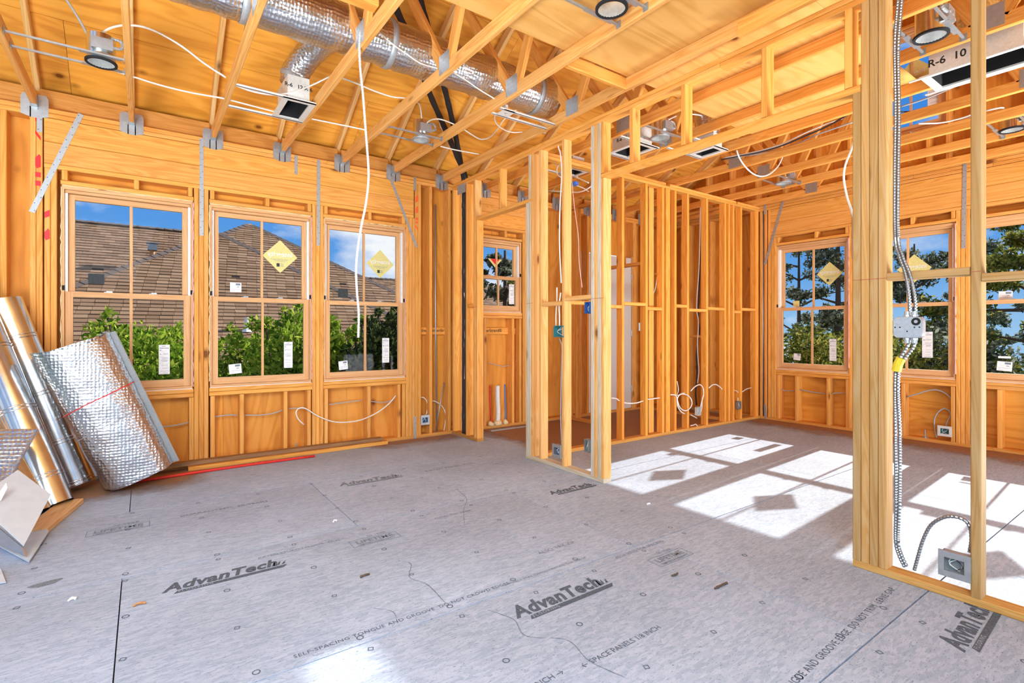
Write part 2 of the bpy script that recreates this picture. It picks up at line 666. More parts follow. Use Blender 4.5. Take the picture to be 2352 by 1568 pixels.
def cable(name, pts, r, mat, label, cat='cable', step=0.03, n=7, group=None):
    P = spline(pts, step)
    base = P[0].copy()
    v, f = tube_geo([p - base for p in P], r, n)
    o = link(name, mesh(name, v, f, True), M[mat], None, Matrix.Translation(base))
    return tag(o, label, cat, group)


def conduit(name, pts, r, mat, label, cat='conduit', pitch=0.014, n=8, parent=None):
    P = spline(pts, pitch / 2)
    base = P[0].copy()
    rs = [r * (1.0 if i % 2 else 0.78) for i in range(len(P))]
    v, f = tube_geo([p - base for p in P], rs, n)
    o = link(name, mesh(name, v, f), M[mat], parent, Matrix.Translation(base))
    return tag(o, label, cat) if parent is None else o

# ================================================================== THE SETTING
YA, XB, YC, XD = 5.67, 3.13, 4.06, 7.36       # inner faces of the four framed walls
ZP = 3.03                                     # underside of the double top plates
OX0 = -2.6

# ---- outdoor ground
g = MB().box((-45, -40, -3.3), (70, 75, -3.2)).build('ground', M['soil'])
tag(g, 'green lawn far below the upper floor windows', 'ground', kind='structure')

# ---- floor: sheets of strand board, half-lapped rows, with printed marks
floor = empty('floor', (0, 0, 0), 'grey strand board subfloor with printed marks', 'floor', kind='structure')
rows = [(-1.7, -0.335, 0.02), (-0.335, 0.875, 1.24), (0.875, 2.065, 0.02), (2.065, 3.34, -0.09), (3.34, 4.53, 1.14), (4.53, 5.83, -0.08)]
SH = 2.455
for y0, y1, off in rows:
    x = off - SH * 2
    while x < 7.5:
        a, bx = max(x, OX0), min(x + SH, 7.5)
        if bx - a > 0.05:
            panel('floor_panel', (a + 0.0025, y0 + 0.0032, -0.02), (bx - 0.0025, y1 - 0.0032, 0.0), floor, 'osb', 'x',
                  tint=[random.uniform(0.95, 1.04)] * 3)
        x += SH
slab = MB().box((OX0, -1.7, -0.3), (7.5, 5.83, -0.0205)).build('floor_joist_deck', M['shingle_under'], floor)

ZI = 0.0012                                    # print lies on the sheets


def logo(x0, x1, y, size_scale=1.0, mat='ink', rot=0.0, alongdir=(1, 0, 0)):
    """the sheet maker's slanted wordmark over a bar with knocked-out lettering"""
    al = Vector(alongdir).normalized()
    up = Vector((-al.y, al.x, 0))
    L = (x1 - x0) * size_scale
    c = Vector((x0, y, ZI)) + al * L / 2
    text('printed_mark', 'AdvanTech', c - al * L * 0.05 + up * L * 0.082, al, up, L * 0.225, mat, floor, shear=0.28, bold=L * 0.0085, wide=0.86, spacing=1.06)
    bar = [c + al * (-L * 0.44) + up * (-L * 0.062), c + al * (L * 0.46) + up * (-L * 0.062), c + al * (L * 0.50) + up * (-L * 0.012), c + al * (-L * 0.41) + up * (-L * 0.012)]
    link('printed_bar', mesh('printed_bar', bar, [(0, 1, 2, 3)]), M[mat], floor)
    text('printed_mark', 'FLOORING', c - al * L * 0.27 - up * L * 0.037 + Vector((0, 0, 0.0006)), al, up, L * 0.045, 'osb', floor, spacing=1.3)
    for k in range(3):                         # three leaping strokes at the end of the wordmark
        s = c + al * L * (0.36 + 0.045 * k) + up * L * 0.015
        q = [s, s + al * L * 0.03, s + al * L * 0.052 + up * L * (0.085 - 0.012 * k), s + al * L * 0.036 + up * L * (0.075 - 0.012 * k)]
        link('printed_stroke', mesh('printed_stroke', q, [(0, 1, 2, 3)]), M[mat], floor)


logo(0.085, 0.64, 3.02)
logo(1.36, 1.93, 1.84)
logo(1.325, 1.865, 4.27, mat='faintink')
logo(2.60, 3.06, 3.09)
logo(2.66, 3.20, 0.62, alongdir=(1, 0.05, 0))


def boxed(x, y, w, mat='faintink'):
    """LIFETIME warranty stamp in a thin frame"""
    h = w * 0.34
    text('printed_mark', 'LIFETIME', (x, y + h * 0.08, ZI), (1, 0, 0), (0, 1, 0), w * 0.21, mat, floor, bold=0.0016)
    text('printed_mark', 'LIMITED WARRANTY', (x, y - h * 0.34, ZI), (1, 0, 0), (0, 1, 0), w * 0.085, mat, floor, bold=0.0006)
    t = 0.0035
    mb = MB()
    for a, c, d, e in ((-w / 2, w / 2, h / 2, h / 2 + t), (-w / 2, w / 2, -h / 2 - t, -h / 2), (-w / 2 - t, -w / 2, -h / 2 - t, h / 2 + t), (w / 2, w / 2 + t, -h / 2 - t, h / 2 + t)):
        mb.box((x + a, y + d, ZI - 0.001), (x + c, y + e, ZI))
    mb.build('printed_frame', M[mat], floor)
    text('printed_mark', '50 YEAR', (x + w * 0.12, y + h * 0.75, ZI), (1, 0, 0), (0, 1, 0), w * 0.12, mat, floor)


boxed(1.155, 3.06, 0.29)
boxed(2.42, 1.85, 0.28)
boxed(-0.13, 4.18, 0.32)
text('printed_mark', 'SELF-SPACING TONGUE AND GROOVE  DO NOT CROWD EDGES', (0.99, 2.135, ZI), (1, 0, 0), (0, 1, 0), 0.032, 'ink', floor, spacing=1.1)
text('printed_mark', 'LOOSELY STAY GAPPED / INSTALL THIS SIDE UP', (1.75, 2.125, ZI), (1, 0, 0), (0, 1, 0), 0.026, 'faintink', floor)
text('printed_mark', 'TONGUE AND GROOVE EDGE  DO NOT TRIM  LEAVE GAP', (2.42, 0.955, ZI), (1, 0.05, 0), (-0.05, 1, 0), 0.042, 'ink', floor, spacing=1.1)
text('printed_mark', '\u2190 SPACE PANELS 1/8 INCH', (1.58, 1.44, ZI), (1, 0, 0), (0, 1, 0), 0.038, 'ink', floor)
text('printed_mark', '1/8 INCH \u2192', (1.18, 1.46, ZI), (1, 0, 0), (0, 1, 0), 0.038, 'ink', floor)
text('printed_mark', 'ALSO TRY ZIP', (1.98, 2.32, ZI), (1, 0, 0), (0, 1, 0), 0.045, 'faintink', floor)
text('printed_mark', '48/24 SIZED FOR SPACING', (2.36, 2.02, ZI), (1, 0, 0), (0, 1, 0), 0.035, 'faintink', floor)
text('printed_mark', 'RATED STURD-I-FLOOR  23/32', (0.75, 3.18, ZI), (1, 0, 0), (0, 1, 0), 0.034, 'faintink', floor)
text('printed_mark', 'ALIGN THIS EDGE', (1.75, 3.16, ZI), (1, 0, 0), (0, 1, 0), 0.036, 'faintink', floor)
text('printed_mark', 'GUARANTEED  50 YEARS', (0.48, 4.22, ZI), (1, 0, 0), (0, 1, 0), 0.05, 'faintink', floor)
text('printed_mark', 'RATED PANEL 23/32', (2.35, 4.28, ZI), (1, 0, 0), (0, 1, 0), 0.06, 'faintink', floor)
# nailing marks: little rings and squares where the sheets are to be nailed, printed along the joists
mb = MB()


def ring(mb, x, y, r, n, w=0.004, a0=0.0):
    v = []
    for k in range(n):
        an = 2 * PI * k / n + a0
        for rr in (r - w, r):
            v.append((x + rr * math.cos(an), y + rr * math.sin(an), ZI))
    mb.add(v, [(2 * k, 2 * k + 1, (2 * k + 3) % (2 * n), (2 * k + 2) % (2 * n)) for k in range(n)])


rn = random.Random(3)
for y0, y1, off in rows[1:5]:
    for x in np.arange(-0.48, 3.1, 0.4065):
        for k in range(4):
            ring(mb, x + rn.uniform(-0.012, 0.012), y0 + 0.06 + k * (y1 - y0 - 0.12) / 3 + rn.uniform(-0.03, 0.03), 0.0155, *((4, 0.005, 0.4) if k % 2 else (10, 0.0045)))
nm_ = mb.build('nail_marks', M['ink'], floor)
nm_['kind'] = 'stuff'
# chalk outline scribbles
for pts in ([(0.86, 2.3), (0.92, 2.22), (0.9, 2.12)], [(1.15, 2.7), (1.19, 2.62), (1.12, 2.48), (1.16, 2.36), (1.15, 2.14)], [(1.28, 1.98), (1.33, 1.85), (1.30, 1.72), (1.42, 1.60), (1.40, 1.45), (1.44, 1.30)], [(2.06, 3.66), (2.0, 3.4), (1.86, 3.2), (1.72, 2.95)]):
    P = spline([(x, y, ZI) for x, y in pts], 0.02)
    v, f = [], []
    for i, p in enumerate(P):
        wv = 0.0012 + 0.0022 * rn.random()
        v += [p + Vector((-wv, rn.uniform(-0.004, 0.004), 0)), p + Vector((wv, 0, 0))]
        if i:
            f.append((2 * i - 2, 2 * i - 1, 2 * i + 1, 2 * i))
    link('water_line', mesh('water_line', v, f), M['faintink'], floor)

# ---- frame wall along the left windows (wall A) -------------------------------------------------
wall_left = empty('wall_left', (0, YA, 0), 'framed outer wall with three tall windows and bare studs', 'wall', kind='structure')
WIN_L = [(-0.09, 0.465), (0.98, 0.465), (2.04, 0.465)]
W4C, W4H = 3.855, 0.36
DEP = 0.14


def studA(x0, z0=0.038, z1=ZP, name='stud', tint=None, w=0.038):
    return board(name, (x0 + w / 2, YA + DEP / 2, z0), (x0 + w / 2, YA + DEP / 2, z1), DEP, w, (0, 1, 0), wall_left, tint=tint)


def railA(x0, x1, z0, z1, name, d=DEP, y=YA, mat='lumber', tint=None):
    if z1 - z0 > d:
        return board(name, (x0, y + d / 2, (z0 + z1) / 2), (x1, y + d / 2, (z0 + z1) / 2), z1 - z0, d, (0, 0, 1), wall_left, mat, tint)
    return board(name, (x0, y + d / 2, (z0 + z1) / 2), (x1, y + d / 2, (z0 + z1) / 2), d, z1 - z0, (0, 1, 0), wall_left, mat, tint)


for a, bb in ((OX0, 0.95), (0.952, 3.12), (3.122, 5.4), (5.402, XD)):
    railA(a, bb, 0.0, 0.038, 'bottom_plate', tint=(0.86, 0.84, 0.82))
for a, bb in ((OX0, -0.02), (-0.018, 3.6), (3.602, XD)):
    railA(a, bb, 3.032, 3.069, 'top_plate')
for a, bb in ((OX0, 1.6), (1.602, 4.6), (4.602, XD)):
    railA(a, bb, 3.071, 3.108, 'top_plate')
# long header over the three windows: stacked boards, then a flat plate under it
railA(-0.664, 2.612, 2.835, 3.028, 'header')
railA(-0.664, 2.612, 2.658, 2.833, 'header')
railA(-0.664, 2.612, 2.618, 2.656, 'header_plate')
railA(3.44, 4.27, 2.835, 3.028, 'header')
railA(3.44, 4.27, 2.658, 2.833, 'header')
railA(3.44, 4.27, 2.618, 2.656, 'header_plate')
for x in (-1.9, -1.5, -1.2, -0.923, -0.751, -0.711, 2.633, 2.672, 2.82, 3.075, 3.235, 3.36, 3.40, 4.27, 4.31, 4.63, 5.05, 5.44, 6.46, 6.50, 6.87, 7.30):
    studA(x)
for x in (-0.663, -0.623, 0.385, 0.425, 0.465, 1.452, 1.492, 1.532, 2.513, 2.553, 2.593):
    studA(x, z1=2.616, name='jack_stud')
for x in (3.44, 4.23):
    studA(x, z1=2.616, name='jack_stud')
# window heads, short cripples, double sills, cripples below
for c, h in WIN_L:
    railA(c - h - 0.006, c + h + 0.006, 2.497, 2.533, 'head_plate')
    railA(c - h - 0.006, c + h + 0.006, 0.697, 0.734, 'sill_plate')
    railA(c - h - 0.006, c + h + 0.006, 0.658, 0.695, 'sill_plate')
    for dx in (-h, 0.02, h - 0.038):
        studA(c + dx, 2.535, 2.616, 'cripple_stud')
for x in (-0.55, -0.06, 0.345, 0.518, 0.768, 1.17, 1.402, 1.578, 2.05, 2.41, 2.468):
    studA(x, 0.038, 0.656, 'cripple_stud')
railA(W4C - W4H, W4C + W4H, 2.497, 2.533, 'head_plate')
railA(W4C - W4H, W4C + W4H, 1.487, 1.524, 'sill_plate')
railA(W4C - W4H, W4C + W4H, 1.448, 1.485, 'sill_plate')
for x in (3.50, 3.60, 4.05, 4.17):
    studA(x, 0.038, 1.446, 'cripple_stud')
studA(3.93, 2.535, 2.616, 'cripple_stud')
for a, bb in ((2.712, 2.818), (2.86, 3.073), (3.54, 3.598), (3.64, 4.048), (4.09, 4.168)):
    railA(a, bb, 1.235, 1.325, 'blocking', d=0.038, y=YA + 0.09, tint=(1.05, 1.0, 0.85))
text('lumber_print', '/ TimberS', (2.755, YA + 0.0885, 1.285), (1, 0, 0), (0, 0, 1), 0.05, 'woodink', wall_left, shear=0.2, bold=0.001)
text('lumber_print', 'TimberStr', (2.96, YA + 0.0885, 1.285), (1, 0, 0), (0, 0, 1), 0.05, 'woodink', wall_left, shear=0.2, bold=0.001)
text('lumber_print', 'TimberStrand\u00ae', (3.75, YA + 0.0885, 1.285), (1, 0, 0), (0, 0, 1), 0.06, 'woodink', wall_left, bold=0.001)
# sheathing sheets outside the studs
SY0, SY1 = YA + DEP + 0.001, YA + DEP + 0.016
ZT = 3.30
for x0, x1, z0, z1 in ((OX0, -1.40, 0, ZT), (-1.40, -0.565, 0, ZT), (0.385, 0.505, 0.74, 2.49), (1.455, 1.565, 0.74, 2.49), (2.515, 3.487, 0, ZT), (4.223, 5.40, 0, ZT), (6.46, 7.50, 0, ZT),
                       (-0.565, 0.64, 0, 0.738), (0.64, 1.86, 0, 0.738), (1.86, 2.515, 0, 0.738), (-0.565, 1.0, 2.492, ZT), (1.0, 2.515, 2.492, ZT), (3.487, 4.223, 0, 1.52), (3.487, 4.223, 2.492, ZT), (5.40, 6.46, 2.5, ZT)):
    panel('sheathing_panel', (x0 + 0.001, SY0, z0), (x1 - 0.001, SY1, z1), wall_left, 'ply', 'z' if x1 - x0 < 1.3 else 'x')
# spray-painted marks on two posts
for x, zs in ((-0.70, [(2.98, 3.10, 0), (2.83, 2.91, 1), (2.60, 2.72, 2), (2.53, 2.57, 3), (2.46, 2.50, 3)]), (-0.645, [(2.20, 2.27, 0), (2.02, 2.12, 2)]), (2.652, [(2.80, 2.90, 0), (2.68, 2.77, 2), (2.60, 2.63, 3), (2.56, 2.585, 3), (2.47, 2.545, 1)])):
    for z0, z1, kind in zs:
        w = 0.034
        if kind == 0:
            q = [(-w / 2, z0), (w / 2, z0 + (z1 - z0) * .3), (w / 2, z1), (w / 4, z1), (-w / 2, z0 + (z1 - z0) * .7)]
        elif kind == 1:
            q = [(-w / 2, z1), (-w / 2, z1 - .03), (w / 2, z0), (w / 2, z0 + .03)]
        elif kind == 2:
            q = [(-w / 2, z0 + .02), (-w / 5, z0), (w / 2, z0 + .015), (w / 2, z1 - .02), (w / 5, z1), (-w / 2, z1 - .035)]
        else:
            q = [(-w / 2, z0), (w / 2, z0), (w / 2, z1), (-w / 2, z1)]
        link('spray_mark', mesh('spray_mark', [(x + u, YA - 0.0008, z) for u, z in q], [tuple(range(len(q)))]), M['spray' if x < 1 else 'orange_spray'], wall_left)

# ---- outer wall on the right (wall D) -----------------------------------------------------------
wall_right = empty('wall_right', (XD, 0, 0), 'framed outer wall with the sunny windows on the right', 'wall', kind='structure')
WIN_R = [(3.35, 0.465), (2.28, 0.465), (1.20, 0.465)]


def studD(y1, z0=0.038, z1=ZP, name='stud', w=0.038, parent=None):
    return board(name, (XD + DEP / 2, y1 - w / 2, z0), (XD + DEP / 2, y1 - w / 2, z1), DEP, w, (1, 0, 0), parent or wall_right)


def railD(y0, y1, z0, z1, name, d=DEP, tint=None):
    big = z1 - z0 > d
    return board(name, (XD + d / 2, y0, (z0 + z1) / 2), (XD + d / 2, y1, (z0 + z1) / 2), (z1 - z0) if big else d, d if big else (z1 - z0), (0, 0, 1) if big else (1, 0, 0), wall_right, tint=tint)


for a, bb in ((-1.7, 1.5), (1.502, 3.08), (3.082, YA)):
    railD(a, bb, 0, 0.038, 'bottom_plate', tint=(0.9, 0.86, 0.82))
    railD(a, bb, 3.032, 3.069, 'top_plate')
for a, bb in ((-1.7, 2.2), (2.202, YA)):
    railD(a, bb, 3.071, 3.108, 'top_plate')
    railD(a, bb, 3.110, 3.147, 'top_plate')
railD(0.62, 3.895, 2.835, 3.028, 'header')
railD(0.62, 3.895, 2.658, 2.833, 'header')
railD(0.62, 3.895, 2.618, 2.656, 'header_plate')
for y in (5.66, 5.3, 4.9, 4.5, 4.16, 4.058, 3.99, 3.935, 0.60, 0.56, 0.2, -0.2, -0.6, -1.0, -1.4, -1.66):
    studD(y)
for y in (3.893, 3.855, 2.88, 2.84, 2.80, 1.81, 1.77, 1.73, 0.735, 0.697, 0.659):
    studD(y, z1=2.616, name='jack_stud')
for c, h in WIN_R:
    railD(c - h - 0.006, c + h + 0.006, 2.497, 2.533, 'head_plate')
    railD(c - h - 0.006, c + h + 0.006, 0.697, 0.734, 'sill_plate')
    railD(c - h - 0.006, c + h + 0.006, 0.658, 0.695, 'sill_plate')
    for dy in (h, -0.05, -h + 0.038):
        studD(c + dy, 2.535, 2.616, 'cripple_stud')
for y in (3.81, 3.555, 3.15, 2.92, 2.735, 2.32, 1.855, 1.655, 1.47, 1.05, 0.775):
    studD(y, 0.038, 0.656, 'cripple_stud')
SX0, SX1 = XD + DEP + 0.001, XD + DEP + 0.016
for y0, y1, z0, z1 in ((3.825, 4.60, 0, ZT), (4.60, 5.82, 0, ZT), (2.755, 2.875, 0.74, 2.49), (1.675, 1.805, 0.74, 2.49), (-0.5, 0.725, 0, ZT), (-1.7, -0.5, 0, ZT), (0.725, 2.28, 0, 0.738), (2.28, 3.825, 0, 0.738),
                       (0.725, 2.28, 2.492, ZT), (2.28, 3.825, 2.492, ZT)):
    panel('sheathing_panel', (SX0, y0 + 0.001, z0), (SX1, y1 - 0.001, z1), wall_right, 'ply', 'z' if z1 > 3 and z0 == 0 else 'y')

# ---- gable above it, up to the roof -------------------------------------------------------------
RIDGE_Y, PITCH = 2.08, 0.60


def roof_z(y):
    """underside of the top chords"""
    return 3.24 + PITCH * (5.88 - (RIDGE_Y + abs(y - RIDGE_Y)))


wall_gable = empty('wall_gable', (XD, RIDGE_Y, 3.15), 'gable wall above the top plates with a small high window', 'wall', kind='structure')
GW0, GW1, GZ0, GZ1 = 1.90, 2.58, 3.62, 4.86


def prismX(name, poly, x0, x1, mat, parent):
    n = len(poly)
    v = [(x0, y, z) for y, z in poly] + [(x1, y, z) for y, z in poly]
    f = [tuple(range(n)), tuple(reversed(range(n, 2 * n)))] + [(i, i + n, (i + 1) % n + n, (i + 1) % n) for i in range(n)]
    c = Vector(((x0 + x1) / 2, sum(p[0] for p in poly) / n, sum(p[1] for p in poly) / n))
    fr = frame(c, (0, 0, 1), (0, 1, 0))
    inv = fr.inverted()
    o = link(name, mesh(name, [inv @ Vector(p) for p in v], f), M[mat], parent, fr)
    k = random.uniform(0.88, 1.05)
    o.color = (k, k * random.uniform(0.94, 1.0), k * 0.95, 1)
    return o


ys = [-1.7, -0.7, 0.5, GW0, RIDGE_Y, GW1, 3.8, 5.0, 5.82]
for y0, y1 in zip(ys[:-1], ys[1:]):
    e = 0.002
    a, bb = y0 + e, y1 - e
    hi = [(bb, roof_z(bb) + 0.09), (a, roof_z(a) + 0.09)]
    if GW0 - 0.01 <= y0 and y1 <= GW1 + 0.01:
        prismX('sheathing_panel', [(a, ZT + 0.003), (bb, ZT + 0.003), (bb, GZ0), (a, GZ0)], SX0, SX1, 'ply', wall_gable)
        prismX('sheathing_panel', [(a, GZ1), (bb, GZ1)] + hi, SX0, SX1, 'ply', wall_gable)
    else:
        prismX('sheathing_panel', [(a, ZT + 0.003), (bb, ZT + 0.003)] + hi, SX0, SX1, 'ply', wall_gable)
for y in np.arange(-1.2, 5.6, 0.41):
    y = float(y)
    z1 = roof_z(y - 0.019) - 0.03
    if GW0 - 0.02 < y - 0.019 < GW1 + 0.02:
        studD(y, 3.15, GZ0 - 0.042, 'gable_stud', parent=wall_gable)
        studD(y, GZ1 + 0.042, z1, 'gable_stud', parent=wall_gable)
    else:
        studD(y, 3.15, z1, 'gable_stud', parent=wall_gable)
for z in (GZ0 - 0.02, GZ1 + 0.02):
    board('gable_plate', (XD + 0.07, GW0 - 0.02, z), (XD + 0.07, GW1 + 0.02, z), DEP, 0.036, (1, 0, 0), wall_gable)
for y in (GW0, GW1 + 0.038):
    studD(y, 3.15, roof_z(y) - 0.04, 'gable_stud', parent=wall_gable)

# ---- partition across the middle (wall B) -------------------------------------------------------
wall_middle = empty('wall_middle', (XB, 2.2, 0), 'open stud partition with two framed doorways', 'wall', kind='structure')
DI = 0.089
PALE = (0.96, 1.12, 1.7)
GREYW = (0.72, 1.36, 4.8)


def studB(y0, z0=0.038, z1=ZP, name='stud', tint=None):
    return board(name, (XB + DI / 2, y0 + 0.019, z0), (XB + DI / 2, y0 + 0.019, z1), DI, 0.038, (1, 0, 0), wall_middle, tint=tint)


def railB(y0, y1, z0, z1, name, tint=None, x=XB, d=DI):
    return board(name, (x + d / 2, y0, (z0 + z1) / 2), (x + d / 2, y1, (z0 + z1) / 2), d, z1 - z0, (1, 0, 0), wall_middle, tint=tint)


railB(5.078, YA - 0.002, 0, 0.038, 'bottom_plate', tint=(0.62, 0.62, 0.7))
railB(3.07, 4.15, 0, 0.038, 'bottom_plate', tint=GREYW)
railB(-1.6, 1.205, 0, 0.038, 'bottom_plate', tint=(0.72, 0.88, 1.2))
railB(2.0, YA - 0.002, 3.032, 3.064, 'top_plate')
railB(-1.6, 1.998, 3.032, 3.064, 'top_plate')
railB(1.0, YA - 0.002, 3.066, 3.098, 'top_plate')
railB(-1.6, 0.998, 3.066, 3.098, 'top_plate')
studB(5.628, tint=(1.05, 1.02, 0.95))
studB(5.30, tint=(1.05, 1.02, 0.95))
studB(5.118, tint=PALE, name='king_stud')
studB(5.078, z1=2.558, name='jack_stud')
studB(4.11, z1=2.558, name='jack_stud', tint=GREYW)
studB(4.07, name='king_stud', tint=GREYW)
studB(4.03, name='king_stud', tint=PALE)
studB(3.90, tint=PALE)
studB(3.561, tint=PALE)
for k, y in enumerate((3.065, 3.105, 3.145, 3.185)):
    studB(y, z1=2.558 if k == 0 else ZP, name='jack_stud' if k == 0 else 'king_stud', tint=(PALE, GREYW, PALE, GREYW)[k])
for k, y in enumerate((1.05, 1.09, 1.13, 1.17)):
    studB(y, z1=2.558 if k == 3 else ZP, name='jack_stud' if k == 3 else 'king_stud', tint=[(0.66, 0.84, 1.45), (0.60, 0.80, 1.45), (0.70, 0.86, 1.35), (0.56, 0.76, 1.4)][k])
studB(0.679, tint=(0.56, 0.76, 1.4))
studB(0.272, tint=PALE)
studB(-0.13)
studB(-0.54)
# door heads (flat plates) and the short studs above them
railB(4.032, 5.116, 2.56, 2.598, 'head_plate', tint=(0.98, 1.0, 1.0))
studB(4.60, 2.60, ZP, 'cripple_stud')
railB(1.17, 3.103, 2.56, 2.598, 'head_plate', tint=(1.0, 1.0, 0.95))
for y in (2.75, 2.27, 1.68, 1.21):
    studB(y, 2.60, ZP, 'cripple_stud')
studB(3.067, 2.60, ZP, 'cripple_stud')
# fire blocking set flat, alternately up and down
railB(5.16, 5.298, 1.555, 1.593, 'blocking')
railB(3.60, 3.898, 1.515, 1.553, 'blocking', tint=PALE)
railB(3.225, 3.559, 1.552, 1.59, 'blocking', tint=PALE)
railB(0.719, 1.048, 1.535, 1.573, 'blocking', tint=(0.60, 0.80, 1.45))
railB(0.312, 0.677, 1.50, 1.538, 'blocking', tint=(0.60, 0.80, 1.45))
# red chalk line snapped across the posts
for y0, y1, z in ((1.05, 1.208, 1.548), (0.679, 0.717, 1.548), (3.065, 3.223, 1.553), (4.03, 4.148, 1.553), (5.078, 5.156, 1.56)):
    MB().box((XB - 0.0008, y0, z - 0.0014), (XB, y1, z + 0.0014)).build('chalk_line', M['chalk'], wall_middle)

# ---- inner partition running away from it (wall C) ----------------------------------------------
wall_inner = empty('wall_inner', (XB, YC, 0), 'open stud partition running back to the far corner', 'wall', kind='structure')


def studC(x0, z0=0.038, z1=ZP, name='stud', tint=None):
    return board(name, (x0 + 0.019, YC + DI / 2, z0), (x0 + 0.019, YC + DI / 2, z1), DI, 0.038, (0, 1, 0), wall_inner, tint=tint or (1.12, random.uniform(0.96, 1.04), 0.72))


def railC(x0, x1, z0, z1, name, tint=None):
    return board(name, (x0, YC + DI / 2, (z0 + z1) / 2), (x1, YC + DI / 2, (z0 + z1) / 2), DI, z1 - z0, (0, 1, 0), wall_inner, tint=tint)


railC(3.225, XD - 0.002, 0, 0.038, 'bottom_plate', tint=(0.85, 0.85, 0.85))
railC(3.225, XD - 0.002, 3.032, 3.064, 'top_plate')
for a, bb in ((3.225, 5.22), (5.30, 6.75), (6.80, XD - 0.002)):
    railC(a, bb, 3.066, 3.098, 'top_plate')
for x in (3.23, 3.62, 4.03, 4.439, 4.846, 5.15, 5.224, 5.263, 5.39, 5.645, 6.056, 6.476, 6.57, 6.677, 6.868, 7.26, 7.30):
    studC(x)
for a, bb, z in ((3.66, 4.028, 1.56), (4.07, 4.437, 1.535), (4.479, 4.844, 1.575), (4.886, 5.148, 1.53), (5.43, 5.643, 1.575), (5.685, 6.054, 1.53), (6.096, 6.474, 1.56), (6.717, 6.866, 1.53), (6.908, 7.258, 1.57)):
    railC(a, bb, z, z + 0.038, 'blocking', tint=(1.1, 1.06, 1.0))

# ---- a short partition in the back rooms ---------------------------------------------------------
wall_back = empty('wall_back', (6.70, 4.9, 0), 'short stud partition in the back room behind the inner studs', 'wall', kind='structure')
for y in (4.155, 4.50, 4.90, 5.10, 5.14, 5.62):
    board('stud', (6.745, y + 0.019, 0.038), (6.745, y + 0.019, ZP), DI, 0.038, (1, 0, 0), wall_back)
board('bottom_plate', (6.745, 4.152, 0.019), (6.745, YA - 0.004, 0.019), DI, 0.038, (1, 0, 0), wall_back)
board('top_plate', (6.745, 4.152, 3.05), (6.745, YA - 0.004, 3.05), DI, 0.036, (1, 0, 0), wall_back)
board('blocking', (6.745, 4.54, 1.2), (6.745, 4.898, 1.2), DI, 0.038, (1, 0, 0), wall_back)
board('head_plate', (6.745, 5.18, 2.2), (6.745, 5.618, 2.2), DI, 0.038, (1, 0, 0), wall_back)
wall_closet = empty('wall_closet', (5.02, 4.9, 0), 'framed closet doorway between the bathroom and the back room', 'wall', kind='structure')
for y, z1 in ((4.155, ZP), (4.21, 2.1), (5.10, 2.1), (5.14, ZP), (5.45, ZP), (5.62, ZP)):
    board('stud', (5.065, y + 0.019, 0.038), (5.065, y + 0.019, z1), DI, 0.038, (1, 0, 0), wall_closet)
for a, bb, z in ((4.152, 4.25, 0.019), (5.10, YA - 0.004, 0.019)):
    board('bottom_plate', (5.065, a, z), (5.065, bb, z), DI, 0.038, (1, 0, 0), wall_closet)
board('top_plate', (5.065, 4.152, 3.05), (5.065, YA - 0.004, 3.05), DI, 0.036, (1, 0, 0), wall_closet)
board('head_plate', (5.065, 4.195, 2.12), (5.065, 5.138, 2.12), DI, 0.038, (1, 0, 0), wall_closet)
board('cripple_stud', (5.065, 4.62, 2.14), (5.065, 4.62, 3.03), DI, 0.038, (1, 0, 0), wall_closet)

# ---- white outer door at the back ----------------------------------------------------------------
door = empty('door_1', (5.98, YA + 0.03, 0.04), 'white flush door slab standing in the back wall behind the inner studs', 'door', kind='structure')
MB().box((5.50, YA + 0.03, 0.04), (6.44, YA + 0.075, 2.46)).build('door_slab', M['doorwhite'], door)
for z in (0.35, 1.25, 2.15):
    MB().cyl((6.445, YA + 0.022, z - 0.05), (6.445, YA + 0.022, z + 0.05), 0.009, 8).build('hinge', M['galv'], door)
board('door_jamb', (6.452, YA + 0.07, 0.04), (6.452, YA + 0.07, 2.48), 0.12, 0.016, (0, 1, 0), door, 'pine')

# ---- roof: plywood sheets over the trusses, attic flooring ---------------------------------------
ceiling = empty('ceiling', (2.5, RIDGE_Y, 3.2), 'bare plywood underside of the roof', 'ceiling', kind='structure')
slopeL = math.hypot(1, PITCH)
for side in (1, -1):
    up = Vector((0, -side, PITCH)) / slopeL
    for r in range(5):
        s0, s1 = r * 1.222, min((r + 1) * 1.222, (6.35 - RIDGE_Y) * slopeL)
        if s1 - s0 < 0.1:
            continue
        x = OX0 - (1.22 if r % 2 else 0.0) - 0.35
        while x < 7.62:
            a, bb = max(x, OX0), min(x + 2.44, 7.62)
            if bb - a > 0.1:
                ym = 6.35 if side == 1 else 2 * RIDGE_Y - 6.35
                base = Vector(((a + bb) / 2, ym, 3.24 + PITCH * (5.88 - 6.35) + 0.089 * slopeL + 0.003)) + up * ((s0 + s1) / 2)
                fr = frame(base, (1, 0, 0), up if side == 1 else up)
                hx, hy = (bb - a) / 2 - 0.0015, (s1 - s0) / 2 - 0.002
                nrm = 1 if fr.to_3x3().col[2].z > 0 else -1
                z0, z1 = (0, 0.014) if nrm > 0 else (-0.014, 0)
                o = MB().box((-hx, -hy, z0), (hx, hy, z1)).build('roof_panel', M['ply'], ceiling, fr)
                k = random.uniform(0.92, 1.06)
                o.color = (k * 1.1, k * 1.16 * random.uniform(0.97, 1.03), k * 1.1 * random.uniform(0.9, 1.05), 1)
            x += 2.44
